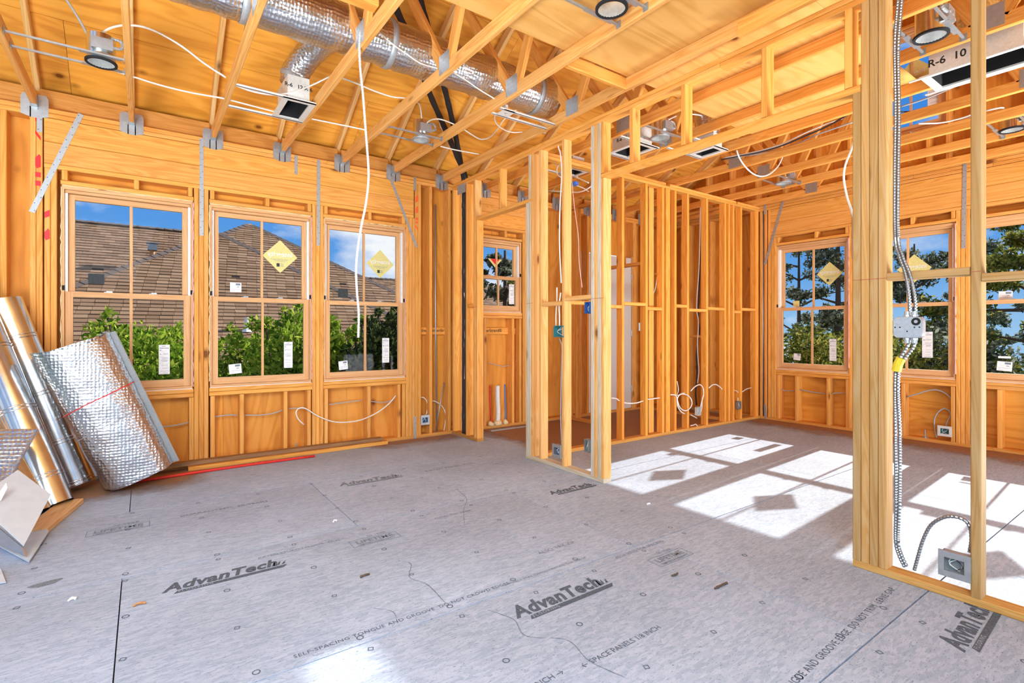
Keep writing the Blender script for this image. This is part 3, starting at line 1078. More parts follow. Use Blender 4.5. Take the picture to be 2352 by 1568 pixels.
for side in (1, -1):
    y0, y1 = (6.40, RIDGE_Y) if side == 1 else (2 * RIDGE_Y - 6.40, RIDGE_Y)
    zz = [3.24 + PITCH * (5.88 - 6.40) + 0.089 * slopeL + 0.022, 3.24 + PITCH * (5.88 - RIDGE_Y) + 0.089 * slopeL + 0.022]
    v = [(x, y, z + dz) for dz in (0, 0.012) for x, y, z in ((OX0, y0, zz[0]), (7.66, y0, zz[0]), (7.66, y1, zz[1]), (OX0, y1, zz[1]))]
    link('added_roof_gap_cover', mesh('added_roof_gap_cover', v, [(0, 3, 2, 1), (4, 5, 6, 7), (0, 1, 5, 4), (1, 2, 6, 5), (2, 3, 7, 6), (3, 0, 4, 7)]), M['shingle_under'], ceiling)  # unseen outer layer added to keep sky light out of the sheet gaps
ZC0, ZC1 = 3.10, 3.189                     # bottom chords of the trusses
for x0, x1, y0, y1 in ((-1.0, 1.45, 1.42, 2.66), (1.453, 3.60, 1.42, 2.66), (3.603, 4.86, 1.42, 2.73), (-1.0, 1.40, 0.19, 1.417), (1.403, 3.42, 0.19, 1.417)):
    panel('attic_panel', (x0, y0, ZC1 + 0.001), (x1, y1, ZC1 + 0.016), ceiling, 'plyfloor', 'x', tint=(1.05, 1.03, 1.0))
for x in (2.678,):
    board('attic_blocking', (2.385, 2.69, 3.145), (2.972, 2.69, 3.145), 0.089, 0.036, (0, 0, 1), ceiling, tint=(1, 1, .95))
board('attic_blocking', (0.565, 2.98, 3.21), (1.13, 2.98, 3.21), 0.089, 0.036, (0, 1, 0), ceiling, tint=(1, 1, .95))
board('scab', (2.944, atX(1694, 58, 2.925).y, 3.105), (2.944, -0.3, 3.105), 0.10, 0.038, (0, 0, 1), ceiling, tint=(1.05, 1.05, 1.05))
# blocking between the heels, on the left wall's plates
TX = [-1.94, -1.33, -0.72, -0.085, 0.54, 1.155, 1.765, 2.355, 2.985, 3.615, 4.225, 4.835, 5.445, 6.055, 6.665, 7.25]
for a, bb in zip(TX[:-1], TX[1:]):
    board('heel_blocking', (a + 0.022, YA + 0.11, 3.20), (bb - 0.022, YA + 0.11, 3.20), 0.18, 0.03, (0, 0, 1), ceiling, tint=(0.82, 0.82, 0.85))

# ================================================================== WINDOWS
def window(name, label, c, half, z0, z1, side, depth=0.012, stick=()):
    """A double-hung wooden window built in its own frame: u to the right as seen from inside, o outwards, z up."""
    if side == 'L':
        root = empty(name, (c, YA + depth, z0), label, 'window', kind='structure')
    else:
        root = empty(name, (XD + depth, c, z0), label, 'window', kind='structure', rotz=-PI / 2)
    mw = wmat(root)
    H = z1 - z0
    W = half
    fw = 0.042

    def bar(nm, u0, u1, o0, o1, a, bb, mat, parent=root, grain='x'):
        lo, hi = Vector((u0, o0, a)), Vector((u1, o1, bb))
        ce = (lo + hi) / 2
        if grain == 'x':
            fr = frame(ce, (1, 0, 0), (0, 1, 0))
            e = Vector((u1 - u0, o1 - o0, bb - a)) / 2
        else:
            fr = frame(ce, (0, 0, 1), (1, 0, 0))
            e = Vector((bb - a, u1 - u0, o1 - o0)) / 2
        o = MB().box(-e, e).build(nm, M[mat], parent, mw @ fr)
        k = random.uniform(0.95, 1.05)
        o.color = (k, k, k, 1)
        return o
    # outer frame: cream jambs with white side tracks
    fr_ = bar('frame', -W, -W + 0.016, 0, 0.13, 0, H, 'pine', grain='z')
    bar('jamb', W - 0.016, W, 0, 0.13, 0, H, 'pine', fr_, 'z')
    bar('head', -W + 0.016, W - 0.016, 0, 0.13, H - 0.028, H, 'pine', fr_)
    bar('sill', -W + 0.016, W - 0.016, 0, 0.15, 0, 0.022, 'pine', fr_)
    bar('head_stop', -W + 0.018, W - 0.018, 0.02, 0.13, H - 0.052, H - 0.029, 'pine', fr_)
    bar('track', -W + 0.016, -W + 0.036, 0.028, 0.115, 0.85 * 0 + H * 0.49, H - 0.053, 'whitepaint', fr_, 'z')
    bar('track', W - 0.036, W - 0.016, 0.028, 0.115, H * 0.49, H - 0.053, 'whitepaint', fr_, 'z')
    bar('track', -W + 0.016, -W + 0.030, 0.062, 0.115, 0.022, H * 0.49, 'whitepaint', fr_, 'z')
    bar('track', W - 0.030, W - 0.016, 0.062, 0.115, 0.022, H * 0.49, 'whitepaint', fr_, 'z')
    # two sashes
    zm = H * 0.49
    for nm, o0, a, bb, uw in (('lower_sash', 0.024, 0.024, zm + 0.012, W - 0.018), ('upper_sash', 0.066, zm - 0.030, H - 0.054, W - 0.037)):
        st = 0.052 if nm == 'lower_sash' else 0.042
        bt = 0.064 if nm == 'lower_sash' else 0.04
        tp = 0.044
        sa = bar(nm, -uw, -uw + st, o0, o0 + 0.036, a, bb, 'pine', grain='z')
        bar('stile', uw - st, uw, o0, o0 + 0.036, a, bb, 'pine', sa, 'z')
        bar('rail', -uw + st, uw - st, o0, o0 + 0.036, a, a + bt, 'pine', sa)
        bar('rail', -uw + st, uw - st, o0, o0 + 0.036, bb - tp, bb, 'pine', sa)
        bar('muntin', -0.011, 0.011, o0 + 0.006, o0 + 0.03, a + bt, bb - tp, 'pine', sa, 'z')
        q = [(-uw + st, o0 + 0.018, a + bt), (uw - st, o0 + 0.018, a + bt), (uw - st, o0 + 0.018, bb - tp), (-uw + st, o0 + 0.018, bb - tp)]
        link('pane', mesh('pane', q, [(0, 1, 2, 3)]), M['glass'], sa, mw)
        if nm == 'lower_sash':
            for u in (-0.16, 0.16):
                mb = MB().box((u - 0.03, o0 + 0.004, bb), (u + 0.03, o0 + 0.03, bb + 0.006)).box((u - 0.012, o0 - 0.006, bb + 0.006), (u + 0.028, o0 + 0.012, bb + 0.013))
                mb.build('sash_lock', M['galv'], sa, mw)
        else:
            for u in (-W + 0.010, W - 0.010):
                MB().box((u - 0.008, -0.004, zm + 0.02), (u + 0.008, 0.01, zm + 0.06)).build('jamb_clip', M['dark'], fr_, mw)
    MB().box((-W, -0.004, -0.006), (W, 0.02, -0.0005)).build('sill_flashing', M['paper'], fr_, mw)
    lo_y, up_y = 0.024 + 0.017, 0.066 + 0.017
    k = half / 0.465
    for s in stick:
        kind, u, z = s[0], s[1], s[2] - z0
        o = up_y if s[2] > z0 + zm else lo_y
        if kind == 'diamond':
            r = s[3] if len(s) > 3 else 0.155
            q = [(u, o, z - r), (u + r, o, z), (u, o, z + r), (u - r, o, z)]
            st = link('diamond_sticker', mesh('diamond_sticker', q, [(0, 1, 2, 3)]), M['yellowlabel'], root, mw)
            o2 = o - 0.0008
            text('lettering', 'integrity', mw @ Vector((u, o2, z + 0.022)), mw.to_3x3() @ Vector((1, 0, 0)), mw.to_3x3() @ Vector((0, 0, 1)), 0.072, 'whitelines', st, bold=0.0015, mirror=True)
            MB().box((u - 0.035, o2, z - 0.105), (u - 0.005, o, z - 0.07)).build('logo', M['backlit_and_print'], st, mw)
            mb = MB()
            for i in range(4):
                mb.box((u + 0.002, o2, z - 0.102 + i * 0.009), (u + 0.034 - 0.004 * (i % 2), o, z - 0.099 + i * 0.009))
            for i in range(3):
                mb.box((u - 0.09 + 0.02 * i, o2, z - 0.03 - i * 0.011), (u + 0.09 - 0.02 * i, o, z - 0.0275 - i * 0.011))
            mb.build('fine_print', M['faintink'], st, mw)
        elif kind == 'triangle':
            r = 0.115
            st = link('triangle_sticker', mesh('triangle_sticker', [(u, o, z - r), (u + r, o, z), (u - r, o, z)], [(0, 1, 2)]), M['yellowlabel'], root, mw)
            link('red_mark', mesh('red_mark', [(u, o - 0.0006, z - 0.075), (u + 0.075, o - 0.0006, z - 0.001), (u - 0.075, o - 0.0006, z - 0.001)], [(0, 1, 2)]), M['spray'], st, mw)
        else:
            w, h, col = s[3], s[4], s[5]
            t = math.radians(s[6]) if len(s) > 6 else 0
            ct, sn = math.cos(t), math.sin(t)

            def R(a, bb):
                return (u + a * ct - bb * sn, z + a * sn + bb * ct)
            q = [(R(a, bb)[0], o, R(a, bb)[1]) for a, bb in ((-w / 2, -h / 2), (w / 2, -h / 2), (w / 2, h / 2), (-w / 2, h / 2))]
            st = link('paper_label', mesh('paper_label', q, [(0, 1, 2, 3)]), M[col], root, mw)
            if col == 'paper' and h > 0.03:
                mb = MB()

                def line(a0, a1, b0, b1):
                    p = [R(a0, b0), R(a1, b0), R(a1, b1), R(a0, b1)]
                    mb.add([(x, o - 0.0007, y) for x, y in p], [(0, 1, 2, 3)])
                if h > 0.2:
                    line(-w * .42, w * .42, h * .375, h * .395)
                    line(-w * .22, w * .15, h * .44, h * .455)
                    line(-w * .40, -w * .28, h * .30, h * .325)
                    line(-w * .38, -w * .30, h * .17, h * .20)
                    line(-w * .36, -w * .20, h * .155, h * .16)
                    for b0 in (.20, .17, .06, .02, -.02, -.045, -.07, -.20, -.30, -.40, -.46):
                        line(-w * random.uniform(.1, .4), w * random.uniform(.25, .42), h * b0, h * (b0 + .008))
                else:
                    line(0, w * .4, h * .22, h * .42)
                    line(w * .1, w * .3, h * .02, h * .08)
                    line(-w * .4, w * .4, -h * .2, -h * .18)
                    line(-w * .4, -w * .1, -h * .38, -h * .36)
                mb.build('label_print', M['faintink'], st, mw)
    return root


window('window_1', 'tall double-hung window behind the leaning foil roll', *WIN_L[0], 0.74, 2.49, 'L', stick=[('paper', 0.245, 1.015, 0.085, 0.27, 'paper'), ('paper', -0.245, 1.73, 0.11, 0.09, 'backlit_and_print'), ('paper', -0.235, 1.815, 0.08, 0.015, 'dark')])
window('window_2', 'tall double-hung window with white upper label and diamond sticker', *WIN_L[1], 0.74, 2.49, 'L', stick=[('diamond', 0.175, 2.05, 0.17), ('paper', 0.245, 1.03, 0.085, 0.27, 'paper'), ('paper', -0.235, 1.71, 0.10, 0.095, 'paper'), ('paper', -0.235, 1.815, 0.075, 0.015, 'dark'), ('paper', -0.245, 0.905, 0.11, 0.095, 'paper', 5)])
window('window_3', 'tall double-hung window behind the hanging white conduit', *WIN_L[2], 0.74, 2.49, 'L', stick=[('diamond', 0.195, 2.055, 0.165), ('paper', 0.245, 1.055, 0.085, 0.285, 'paper'), ('paper', -0.235, 1.70, 0.11, 0.10, 'backlit_and_print'), ('paper', -0.235, 1.80, 0.075, 0.018, 'dark'), ('paper', -0.245, 0.90, 0.10, 0.095, 'paper', 5)])
window('window_4', 'short double-hung bathroom window seen through the doorway', W4C, 0.352, 1.53, 2.49, 'L', stick=[('triangle', -0.02, 2.245), ('paper', 0.22, 1.78, 0.085, 0.27, 'paper')])
window('window_5', 'double-hung window beside the far corner of the sunny room', *WIN_R[0], 0.74, 2.49, 'R', stick=[('diamond', 0.20, 2.045, 0.16), ('paper', 0.26, 1.03, 0.085, 0.29, 'paper'), ('paper', -0.23, 1.66, 0.085, 0.085, 'yellowlabel'), ('paper', -0.20, 0.92, 0.095, 0.09, 'paper', -5)])
window('window_6', 'double-hung window behind the metal box on the post', *WIN_R[1], 0.74, 2.49, 'R', stick=[('diamond', 0.06, 2.02, 0.17), ('paper', 0.20, 1.12, 0.10, 0.30, 'paper')])
window('window_7', 'double-hung window past the slim stud at the right edge', *WIN_R[2], 0.74, 2.49, 'R', stick=[('paper', -0.22, 1.65, 0.11, 0.10, 'paper', -2), ('paper', -0.22, 1.0, 0.10, 0.022, 'paper'), ('paper', -0.22, 0.905, 0.12, 0.10, 'paper', -4), ('diamond', 0.20, 2.05, 0.16)])
window('window_8', 'small high window in the gable among the trusses', 2.24, 0.335, GZ0 + 0.005, GZ1 - 0.005, 'R', depth=0.02, stick=[('paper', 0.22, 3.98, 0.12, 0.32, 'paper'), ('diamond', 0.02, 4.33, 0.2)])

# ================================================================== ROOF TRUSSES
ORD = ['leftmost of all, out over the corner by the pipes', 'second, out over the corner by the pipes', 'over the red sprayed post by the leaning pipes', 'beside the can light at upper left', 'between the can light and the register box', 'carrying the hanging white conduit', 'that meets the plate just left of the third window',
       'with the small can light hung on its far side', 'lying along the top of the middle partition', 'first past the middle partition, over the bathroom doorway', 'second past the middle partition, beside two register boxes',
       'third past the middle partition, where attic plywood ends', 'fourth past the middle partition, carrying the drooping cable', 'fifth past the middle partition, before the far can lights', 'sixth past the middle partition, behind the far can lights', 'right against the far gable wall']
YOUNG = (1.0, 1.36, 2.4)
for k, X in enumerate(TX):
    if k < 2:
        continue                               # outside the photograph
    t = empty('roof_truss', (X, YA, ZC0), 'wooden roof truss ' + ORD[k], 'truss', 'roof trusses overhead')
    yb = 2 * RIDGE_Y - 5.86
    board('bottom_chord', (X, yb, (ZC0 + ZC1) / 2), (X, YA - 0.004, (ZC0 + ZC1) / 2), 0.089, 0.038, (0, 0, 1), t, tint=(1.0, 1.10, 1.5) if k < 9 else (1.02, 1.0, 1.0))
    for sgn in (1, -1):
        e = Vector((X, RIDGE_Y + sgn * 4.25, 0))
        e.z = roof_z(e.y) + 0.0445 * slopeL
        r = Vector((X, RIDGE_Y + sgn * 0.002, roof_z(RIDGE_Y) + 0.0445 * slopeL))
        board('top_chord', e, r, 0.089, 0.038, (0, 0, 1), t, tint=YOUNG)
        ny = RIDGE_Y + sgn * 1.2
        n0 = Vector((X, ny, ZC1))
        qy = RIDGE_Y + sgn * 2.02
        for a, bb in ((n0 + Vector((0, sgn * 0.055, 0)), Vector((X, qy, roof_z(qy) - 0.01))), (n0 - Vector((0, sgn * 0.055, 0)), Vector((X, RIDGE_Y + sgn * 0.05, roof_z(RIDGE_Y) - 0.06)))):
            board('web', a, bb, 0.086, 0.038, (0, 1, 0), t, tint=(0.92, 0.88, 0.85))
        for xo in (-0.0205, 0.0195):
            mb = MB().box((X + xo, ny - 0.075, ZC0 + 0.02), (X + xo + 0.001, ny + 0.075, ZC1 + 0.07))
            for i in range(6):
                for j in range(4):
                    xx = X + xo + (-0.0008 if xo < 0 else 0.001)
                    mb.box((xx, ny - 0.065 + i * 0.024, ZC0 + 0.035 + j * 0.034), (xx + 0.0008, ny - 0.058 + i * 0.024, ZC0 + 0.053 + j * 0.034))
            mb.build('connector_plate', M['galv'], t)
    if k > 8:
        for ys_ in (0.3,):
            MB().box((X - 0.0205, ys_ - 0.12, ZC0 + 0.004), (X - 0.0195, ys_ + 0.12, ZC1)).build('connector_plate', M['galv'], t)
    # hanger on the wall plates
    mb = MB()
    for s in (-1, 1):
        prof = [(X + s * 0.022, 3.01), (X + s * 0.085, 3.03), (X + s * 0.085, 3.17), (X + s * 0.07, 3.20), (X + s * 0.022, 3.20)]
        v = [(a, YA - 0.0045, z) for a, z in prof] + [(a, YA - 0.0022, z) for a, z in prof]
        mb.add(v, [(0, 1, 2, 3, 4), (9, 8, 7, 6, 5)] + [(i, i + 5, (i + 1) % 5 + 5, (i + 1) % 5) for i in range(5)])
        mb.box((X + s * 0.0195, YA - 0.075, 3.097), (X + s * 0.0215, YA - 0.0022, 3.18))
    mb.box((X - 0.03, YA - 0.0045, 3.01), (X + 0.03, YA - 0.0022, 3.097)).box((X - 0.0215, YA - 0.075, 3.0955), (X + 0.0215, YA - 0.0022, 3.0985))
    hg = mb.build('joist_hanger', M['galv'], t)
    mb = MB()
    for s in (-1, 1):
        for i in range(4):
            for j in range(2):
                xx = X + s * (0.042 + 0.026 * j)
                zz = 3.055 + i * 0.034
                mb.cyl((xx, YA - 0.008, zz), (xx, YA - 0.004, zz), 0.0045, 5)
    mb.build('nail_heads', M['strap'], hg)
for o in list(bpy.data.objects):
    if o.name.startswith('nail_heads'):
        o['kind'] = 'stuff'

# ================================================================== OUTDOORS
rng = np.random.default_rng(5)


def leaves(name, centers, radii, n, size, mat, parent, squash=1.0, shell=0.45, up=0.0):
    """n small pointed leaves scattered through a set of round lobes"""
    C = np.array([tuple(c) for c in centers])
    R = np.array(radii)
    w = R ** 2.2
    idx = rng.choice(len(C), size=n, p=w / w.sum())
    d = rng.normal(size=(n, 3))
    d /= np.linalg.norm(d, axis=1, keepdims=True)
    rad = (shell + (1 - shell) * rng.random(n) ** 0.6) * R[idx]
    rad *= 0.82 + 0.36 * rng.random(n)
    p = C[idx] + d * rad[:, None] * np.array([1, 1, squash])
    a = rng.normal(size=(n, 3)) + d * 0.8 + np.array([0, 0, up])
    a /= np.linalg.norm(a, axis=1, keepdims=True)
    bb = np.cross(a, rng.normal(size=(n, 3)))
    bb /= np.linalg.norm(bb, axis=1, keepdims=True)
    L = size * (0.6 + 0.8 * rng.random(n))[:, None]
    v = np.empty((n, 4, 3))
    v[:, 0] = p - a * L
    v[:, 1] = p + bb * L * 0.42
    v[:, 2] = p + a * L
    v[:, 3] = p - bb * L * 0.42
    me = bpy.data.meshes.new(name)
    me.vertices.add(n * 4)
    me.vertices.foreach_set('co', v.reshape(-1))
    me.loops.add(n * 4)
    me.loops.foreach_set('vertex_index', np.arange(n * 4, dtype=np.int32))
    me.polygons.add(n)
    me.polygons.foreach_set('loop_start', np.arange(0, n * 4, 4, dtype=np.int32))
    me.update()
    me.validate()
    o = link(name, me, M[mat], parent)
    o['kind'] = 'stuff'
    return o


# ---- neighbouring house: hipped roof of brown shingles ------------------------------------------
RP = 0.65
RN = math.hypot(1, RP)
house = empty('neighbour_house', (2.0, 20.0, -3.2), 'neighbouring house with a brown shingled hip roof', 'house')
field = MB()
cands = []
EXPO, TABW = 0.185, 0.28


def inside_u(poly, v):
    xs = []
    n = len(poly)
    for i in range(n):
        (u0, v0), (u1, v1) = poly[i], poly[(i + 1) % n]
        if (v0 <= v < v1) or (v1 <= v < v0):
            xs.append(u0 + (u1 - u0) * (v - v0) / (v1 - v0))
    return (min(xs), max(xs)) if len(xs) >= 2 else None


def proj(p):
    fw = cA * p.x + sA * p.y
    rt = sA * p.x - cA * p.y
    return CX + F * rt / fw, HY - F * (p.z - CAMH) / fw, fw


def shingled(base, poly, name='roof_deck'):
    U = Vector((1, 0, 0))
    V = Vector((0, 1, RP)) / RN
    N = U.cross(V)
    base = Vector(base)
    n = len(poly)
    top = [base + U * a + V * bb - N * 0.012 for a, bb in poly]
    bot = [p - N * 0.14 for p in top]
    mb = MB().add(top + bot, [tuple(range(n)), tuple(reversed(range(n, 2 * n)))] + [(i, i + n, (i + 1) % n + n, (i + 1) % n) for i in range(n)])
    mb.build(name, M['shingle_under'], house)
    v = min(p[1] for p in poly)
    v1 = max(p[1] for p in poly)
    row = 0
    while v < v1 - 0.05:
        sp = inside_u(poly, v + EXPO * 0.5)
        if sp:
            u = sp[0] - TABW * ((row * 0.47 + rng.random() * 0.12) % 1.0)
            while u < sp[1]:
                a, bb = max(u, sp[0]), min(u + TABW, sp[1])
                if bb - a > 0.03:
                    lift = 0.020 + 0.012 * rng.random()
                    dv = 0.012 * rng.random()
                    full = bb - a > TABW - 1e-6
                    c = base + U * (a + bb) / 2 + V * v
                    if full and 0.2 < v + 99:
                        px, py, fw = proj(c)
                        ok = any(l < px < r for l, r in ((168, 415), (500, 688), (755, 905))) and 590 < py < 760
                        cands.append((fw if ok else 1e9, c, lift, dv, U, V, N))
                    if not full:
                        tab(field, c, (bb - a) / 2 - 0.003, lift, dv, U, V, N)
                u += TABW
        v += EXPO
        row += 1


def tabverts(h, lift, dv):
    return [(-h, -dv, lift), (h, -dv, lift), (h, EXPO + 0.02, 0.003), (-h, EXPO + 0.02, 0.003), (-h, -dv, -0.012), (h, -dv, -0.012)]


TABF = [(0, 1, 2, 3), (4, 5, 1, 0), (5, 2, 1), (4, 0, 3)]


def tab(mb, c, h, lift, dv, U, V, N):
    mb.add([c + U * x + V * y + N * z for x, y, z in tabverts(h, lift, dv)], TABF)


A1 = atF(500, 533, 18.0)
T1 = 9.2
shingled(A1, [(0, 0), (-T1, -T1 * RN), (T1, -T1 * RN)])
Y2 = A1.y + 1.1
R2 = atY(470, 536, Y2)
shingled(R2, [(1.2, 0), (-17, 0), (-17, -9), (1.2, -9)])
A2 = atY(572, 513, A1.y + 1.7)
shingled(A2, [(0.0, 0), (-5, -5 * RN), (9.5, -9.5 * RN)])
R3 = atY(838, 637, A1.y + 4.2)
shingled(R3, [(0, 0), (8, 0), (12, -8), (-5, -8)])
cands.sort(key=lambda c: c[0])
tabmeshes = []
for i in range(6):
    tabmeshes.append(mesh('shingle', tabverts(TABW / 2 - 0.003, 0.020 + 0.002 * i, 0.002 * i), TABF))
for i, (fw, c, lift, dv, U, V, N) in enumerate(cands):
    if i < 295 and fw < 1e8:
        link('shingle', tabmeshes[i % 6], M['shingle'], house, frame(c, U, V))
    else:
        tab(field, c, TABW / 2 - 0.003, lift, dv, U, V, N)
ff = field.build('shingle_field', M['shingle'], house)
ff['kind'] = 'stuff'


def caps(p0, p1, step=0.26, w=0.30):
    p0, p1 = Vector(p0), Vector(p1)
    d = (p1 - p0).normalized()
    side = d.cross(Vector((0, 0, 1))).normalized()
    upv = side.cross(d)
    n = int((p1 - p0).length / step)
    for i in range(n):
        o = p0 + d * (i * step)
        v = [o - side * w / 2 - upv * 0.03, o + upv * 0.045, o + side * w / 2 - upv * 0.03]
        e = o + d * (step + 0.03) - upv * 0.018
        v += [e - side * w / 2 - upv * 0.03, e + upv * 0.045, e + side * w / 2 - upv * 0.03]
        v += [v[0] - upv * 0.02, v[1] - upv * 0.02, v[2] - upv * 0.02]
        cc = o.copy()
        link('ridge_cap', mesh('ridge_cap', [p - cc for p in v], [(0, 1, 4, 3), (1, 2, 5, 4), (0, 6, 7, 1), (1, 7, 8, 2)]), M['cap'], house, Matrix.Translation(cc))


for s in (-1, 1):
    caps(A1 + Vector((s, -1, -RP)) * 6.6, A1)
caps(A2 + Vector((1, -1, -RP)) * 7.0, A2)
caps(A2 + Vector((-1, -1, -RP)) * 1.6, A2)
caps(R2 + Vector((-9, 0, 0.02)), R2 + Vector((1.2, 0, 0.02)))
caps(R3, R3 + Vector((5, 0, 0)))
MB().box((-16, A1.y - T1 + 0.5, -3.2), (A1.x + 8.4, A1.y + 8, A1.z - RP * T1 - 0.05)).build('house_wall', M['stucco'], house)
# flue with cap, and a white vent pipe lower down
f0 = atY(350, 590, R2.y - 2.6)
mb = MB().cyl(f0 - Vector((0, 0, .3)), f0 + Vector((0, 0, 0.22)), 0.07, 10)
fl = mb.build('chimney_flue', M['flue'], house)
MB().box(f0 + Vector((-.12, -.12, .2)), f0 + Vector((.12, .12, .38))).box(f0 + Vector((-.15, -.15, .40)), f0 + Vector((.15, .15, .43))).build('flue_cap', M['strap'], fl)
v0 = atY(566, 765, A1.y - 5.3)
v0.z = A1.z - RP * 5.3
MB().cyl(v0, v0 + Vector((0, 0, 0.36)), 0.055, 10).cyl(v0 - Vector((0, 0, .03)), v0 + Vector((0, 0, 0.05)), 0.14, 10, 0.08).build('vent_pipe', M['pvc'], house)

# ---- shrubs below the left windows ---------------------------------------------------------------
SHRUBS = [
    ('bright green shrub below the window behind the foil roll', [(330, 840, .75), (255, 800, .5), (400, 810, .5), (247, 725, .16), (250, 760, .26), (205, 750, .10), (222, 775, .2), (300, 785, .4), (395, 768, .22), (408, 750, .10), (340, 790, .35), (300, 900, .9), (400, 900, .8)], 'leaf_bright', 6500),
    ('tall green shrub below the middle window, tips reaching the roof', [(640, 850, .6), (680, 745, .3), (690, 705, .13), (680, 790, .4), (655, 715, .10), (600, 800, .36), (610, 742, .12), (545, 800, .25), (530, 752, .10), (540, 775, .16), (515, 850, .36), (500, 790, .16), (585, 745, .14), (630, 760, .25), (600, 890, .8), (690, 880, .7)], 'leaf_bright', 7500),
    ('light green shrub behind the hanging conduit', [(765, 800, .3), (760, 745, .18), (752, 770, .2), (785, 830, .26), (830, 735, .12), (815, 770, .2), (770, 870, .5)], 'leaf_bright', 3000),
    ('dark green shrub filling the right half of the third window', [(880, 790, .36), (850, 740, .15), (868, 715, .1), (900, 735, .16), (905, 705, .10), (865, 765, .25), (830, 850, .5), (890, 870, .6), (930, 800, .5)], 'leaf_shade', 6500),
]
for lab, lobes, mt, n in SHRUBS:
    c = [atF(a, bb, 9.4 + 0.5 * (i % 3)) for i, (a, bb, r) in enumerate(lobes)]
    base = Vector((sum(p.x for p in c) / len(c), sum(p.y for p in c) / len(c), -3.2))
    t = empty('shrub', base, lab, 'shrub', 'shrubs under the left windows')
    leaves('foliage', c, [l[2] for l in lobes], n, 0.062, mt, t, shell=0.25, up=0.7)
    mb = MB()
    for p in c[:8]:
        mb.tube(spline([base, base.lerp(p, 0.5) + Vector((rng.random() * .3, 0, .2)), p], 0.4), 0.02, 5)
    mb.build('stem', M['trunk'], t)

# ---- trees outside the right windows and the bathroom window -------------------------------------


def tree(x, y, top, spread, lab, mt, n, lean=0.0, lsize=0.11, trunk=0.13, bare=0.35, seed=0):
    r = random.Random(seed)
    t = empty('tree', (x, y, -3.2), lab, 'tree', 'trees beyond the windows')
    h = top + 3.2
    pts = [Vector((x, y, -3.2)), Vector((x + lean * .3, y + lean * .2, -3.2 + h * .5)), Vector((x + lean, y + lean * .5, top))]
    P = spline(pts, 0.5)
    k = len(P)
    v, f = tube_geo(P, [trunk * (1 - 0.8 * i / (k - 1)) for i in range(k)], 8)
    link('trunk', mesh('trunk', v, f, True), M['trunk'], t)
    cs, rs = [], []
    for i in range(15):
        z = bare + (1 - bare) * (i + 0.5) / 15
        p = P[min(k - 1, int(z * (k - 1)))]
        an = i * 2.4 + r.random()
        L = spread * (1.1 - 0.75 * (z - bare) / (1 - bare)) * r.uniform(0.6, 1.1)
        e = p + Vector((math.cos(an) * L, math.sin(an) * L, r.uniform(-0.1, 0.7) * L * 0.5))
        m_ = p.lerp(e, 0.5) + Vector((r.uniform(-.1, .1), r.uniform(-.1, .1), r.uniform(0, .25)))
        B = spline([p, m_, e], 0.3)
        v, f = tube_geo(B, [0.045 * (1 - 0.8 * j / (len(B) - 1)) for j in range(len(B))], 5)
        link('branch', mesh('branch', v, f), M['trunk'], t)
        for q in (0.45, 0.75, 1.0):
            c = B[int(q * (len(B) - 1))]
            cs.append(c + Vector((r.uniform(-.25, .25), r.uniform(-.25, .25), r.uniform(-.1, .25))))
            rs.append(r.uniform(0.22, 0.5) * spread * 0.33)
    leaves('foliage', cs, rs, n, lsize, mt, t, squash=0.75, shell=0.1)
    return t


def treeat(px, py, f, *a, **k):
    p = atF(px, py, f)
    return tree(p.x, p.y, p.z, *a, **k)


treeat(1925, 470, 17.0, 2.3, 'dark tree with a thick trunk, behind the diamond sticker beside the far corner', 'leaf_dark', 6500, lsize=0.075, trunk=0.17, seed=1)
treeat(1835, 520, 21.0, 2.9, 'open branched tree at left of the window beside the far corner', 'leaf_dark', 6500, lsize=0.08, seed=2)
treeat(2100, 560, 19.0, 3.0, 'rounded dark tree behind the metal box on the post', 'leaf_dark', 8500, lsize=0.085, seed=3)
treeat(2250, 545, 22.0, 3.2, 'wide tree between the two windows at the right', 'leaf_dark', 9000, lsize=0.09, seed=4)
treeat(2370, 480, 16.0, 3.0, 'leafy tree filling the window at the right edge', 'leaf_olive', 11000, lsize=0.08, seed=5)
treeat(1160, 575, 10.6, 1.15, 'leafy tree seen through the bathroom window', 'leaf_dark', 5000, seed=7, bare=0.3, lsize=0.07)
treeat(1200, 610, 11.6, 1.1, 'second leafy tree at right in the bathroom window', 'leaf_olive', 3500, seed=8, bare=0.3, lsize=0.07)
HEDGE = [('yellow green bush low in the window beside the far corner', 1835, 745, 14.0, 1.6, 'leaf_olive', 8000), ('grey green bush below the thick trunk', 1935, 770, 16.5, 1.8, 'leaf_olive', 6000),
         ('bushy hedge behind the metal box on the post', 2085, 750, 14.5, 1.9, 'leaf_olive', 9000), ('bushy hedge behind the slim stud', 2210, 760, 15.5, 2.0, 'leaf_olive', 6000),
         ('dark hedge low in the window at the right edge', 2330, 760, 12.5, 1.8, 'leaf_dark', 8000), ('low bush at the bottom of the bathroom window', 1165, 720, 9.6, 0.8, 'leaf_dark', 4000)]
for lab, px, py, f, r, mt, n in HEDGE:
    p = atF(px, py, f)
    t = empty('bush', (p.x, p.y, -3.2), lab, 'bush', 'bushes beyond the windows')
    cs = [Vector((p.x + rng.normal() * r * .5, p.y + rng.normal() * r * .6, p.z - r * .25 - rng.random() * r * 1.1)) for _ in range(16)]
    leaves('foliage', cs, [r * (.3 + .25 * rng.random()) for _ in cs], n, 0.075, mt, t, shell=0.3)
    mb = MB()
    for c in cs[:7]:
        mb.tube(spline([(p.x, p.y, -3.2), (p.x * .5 + c.x * .5, p.y * .5 + c.y * .5, -1.5), c], 0.5), 0.03, 5)
    mb.build('stem', M['trunk'], t)

# ================================================================== THINGS IN THE ROOM
RV = Vector((sA, -cA, 0))
FV = Vector((cA, sA, 0))
ZV = Vector((0, 0, 1))

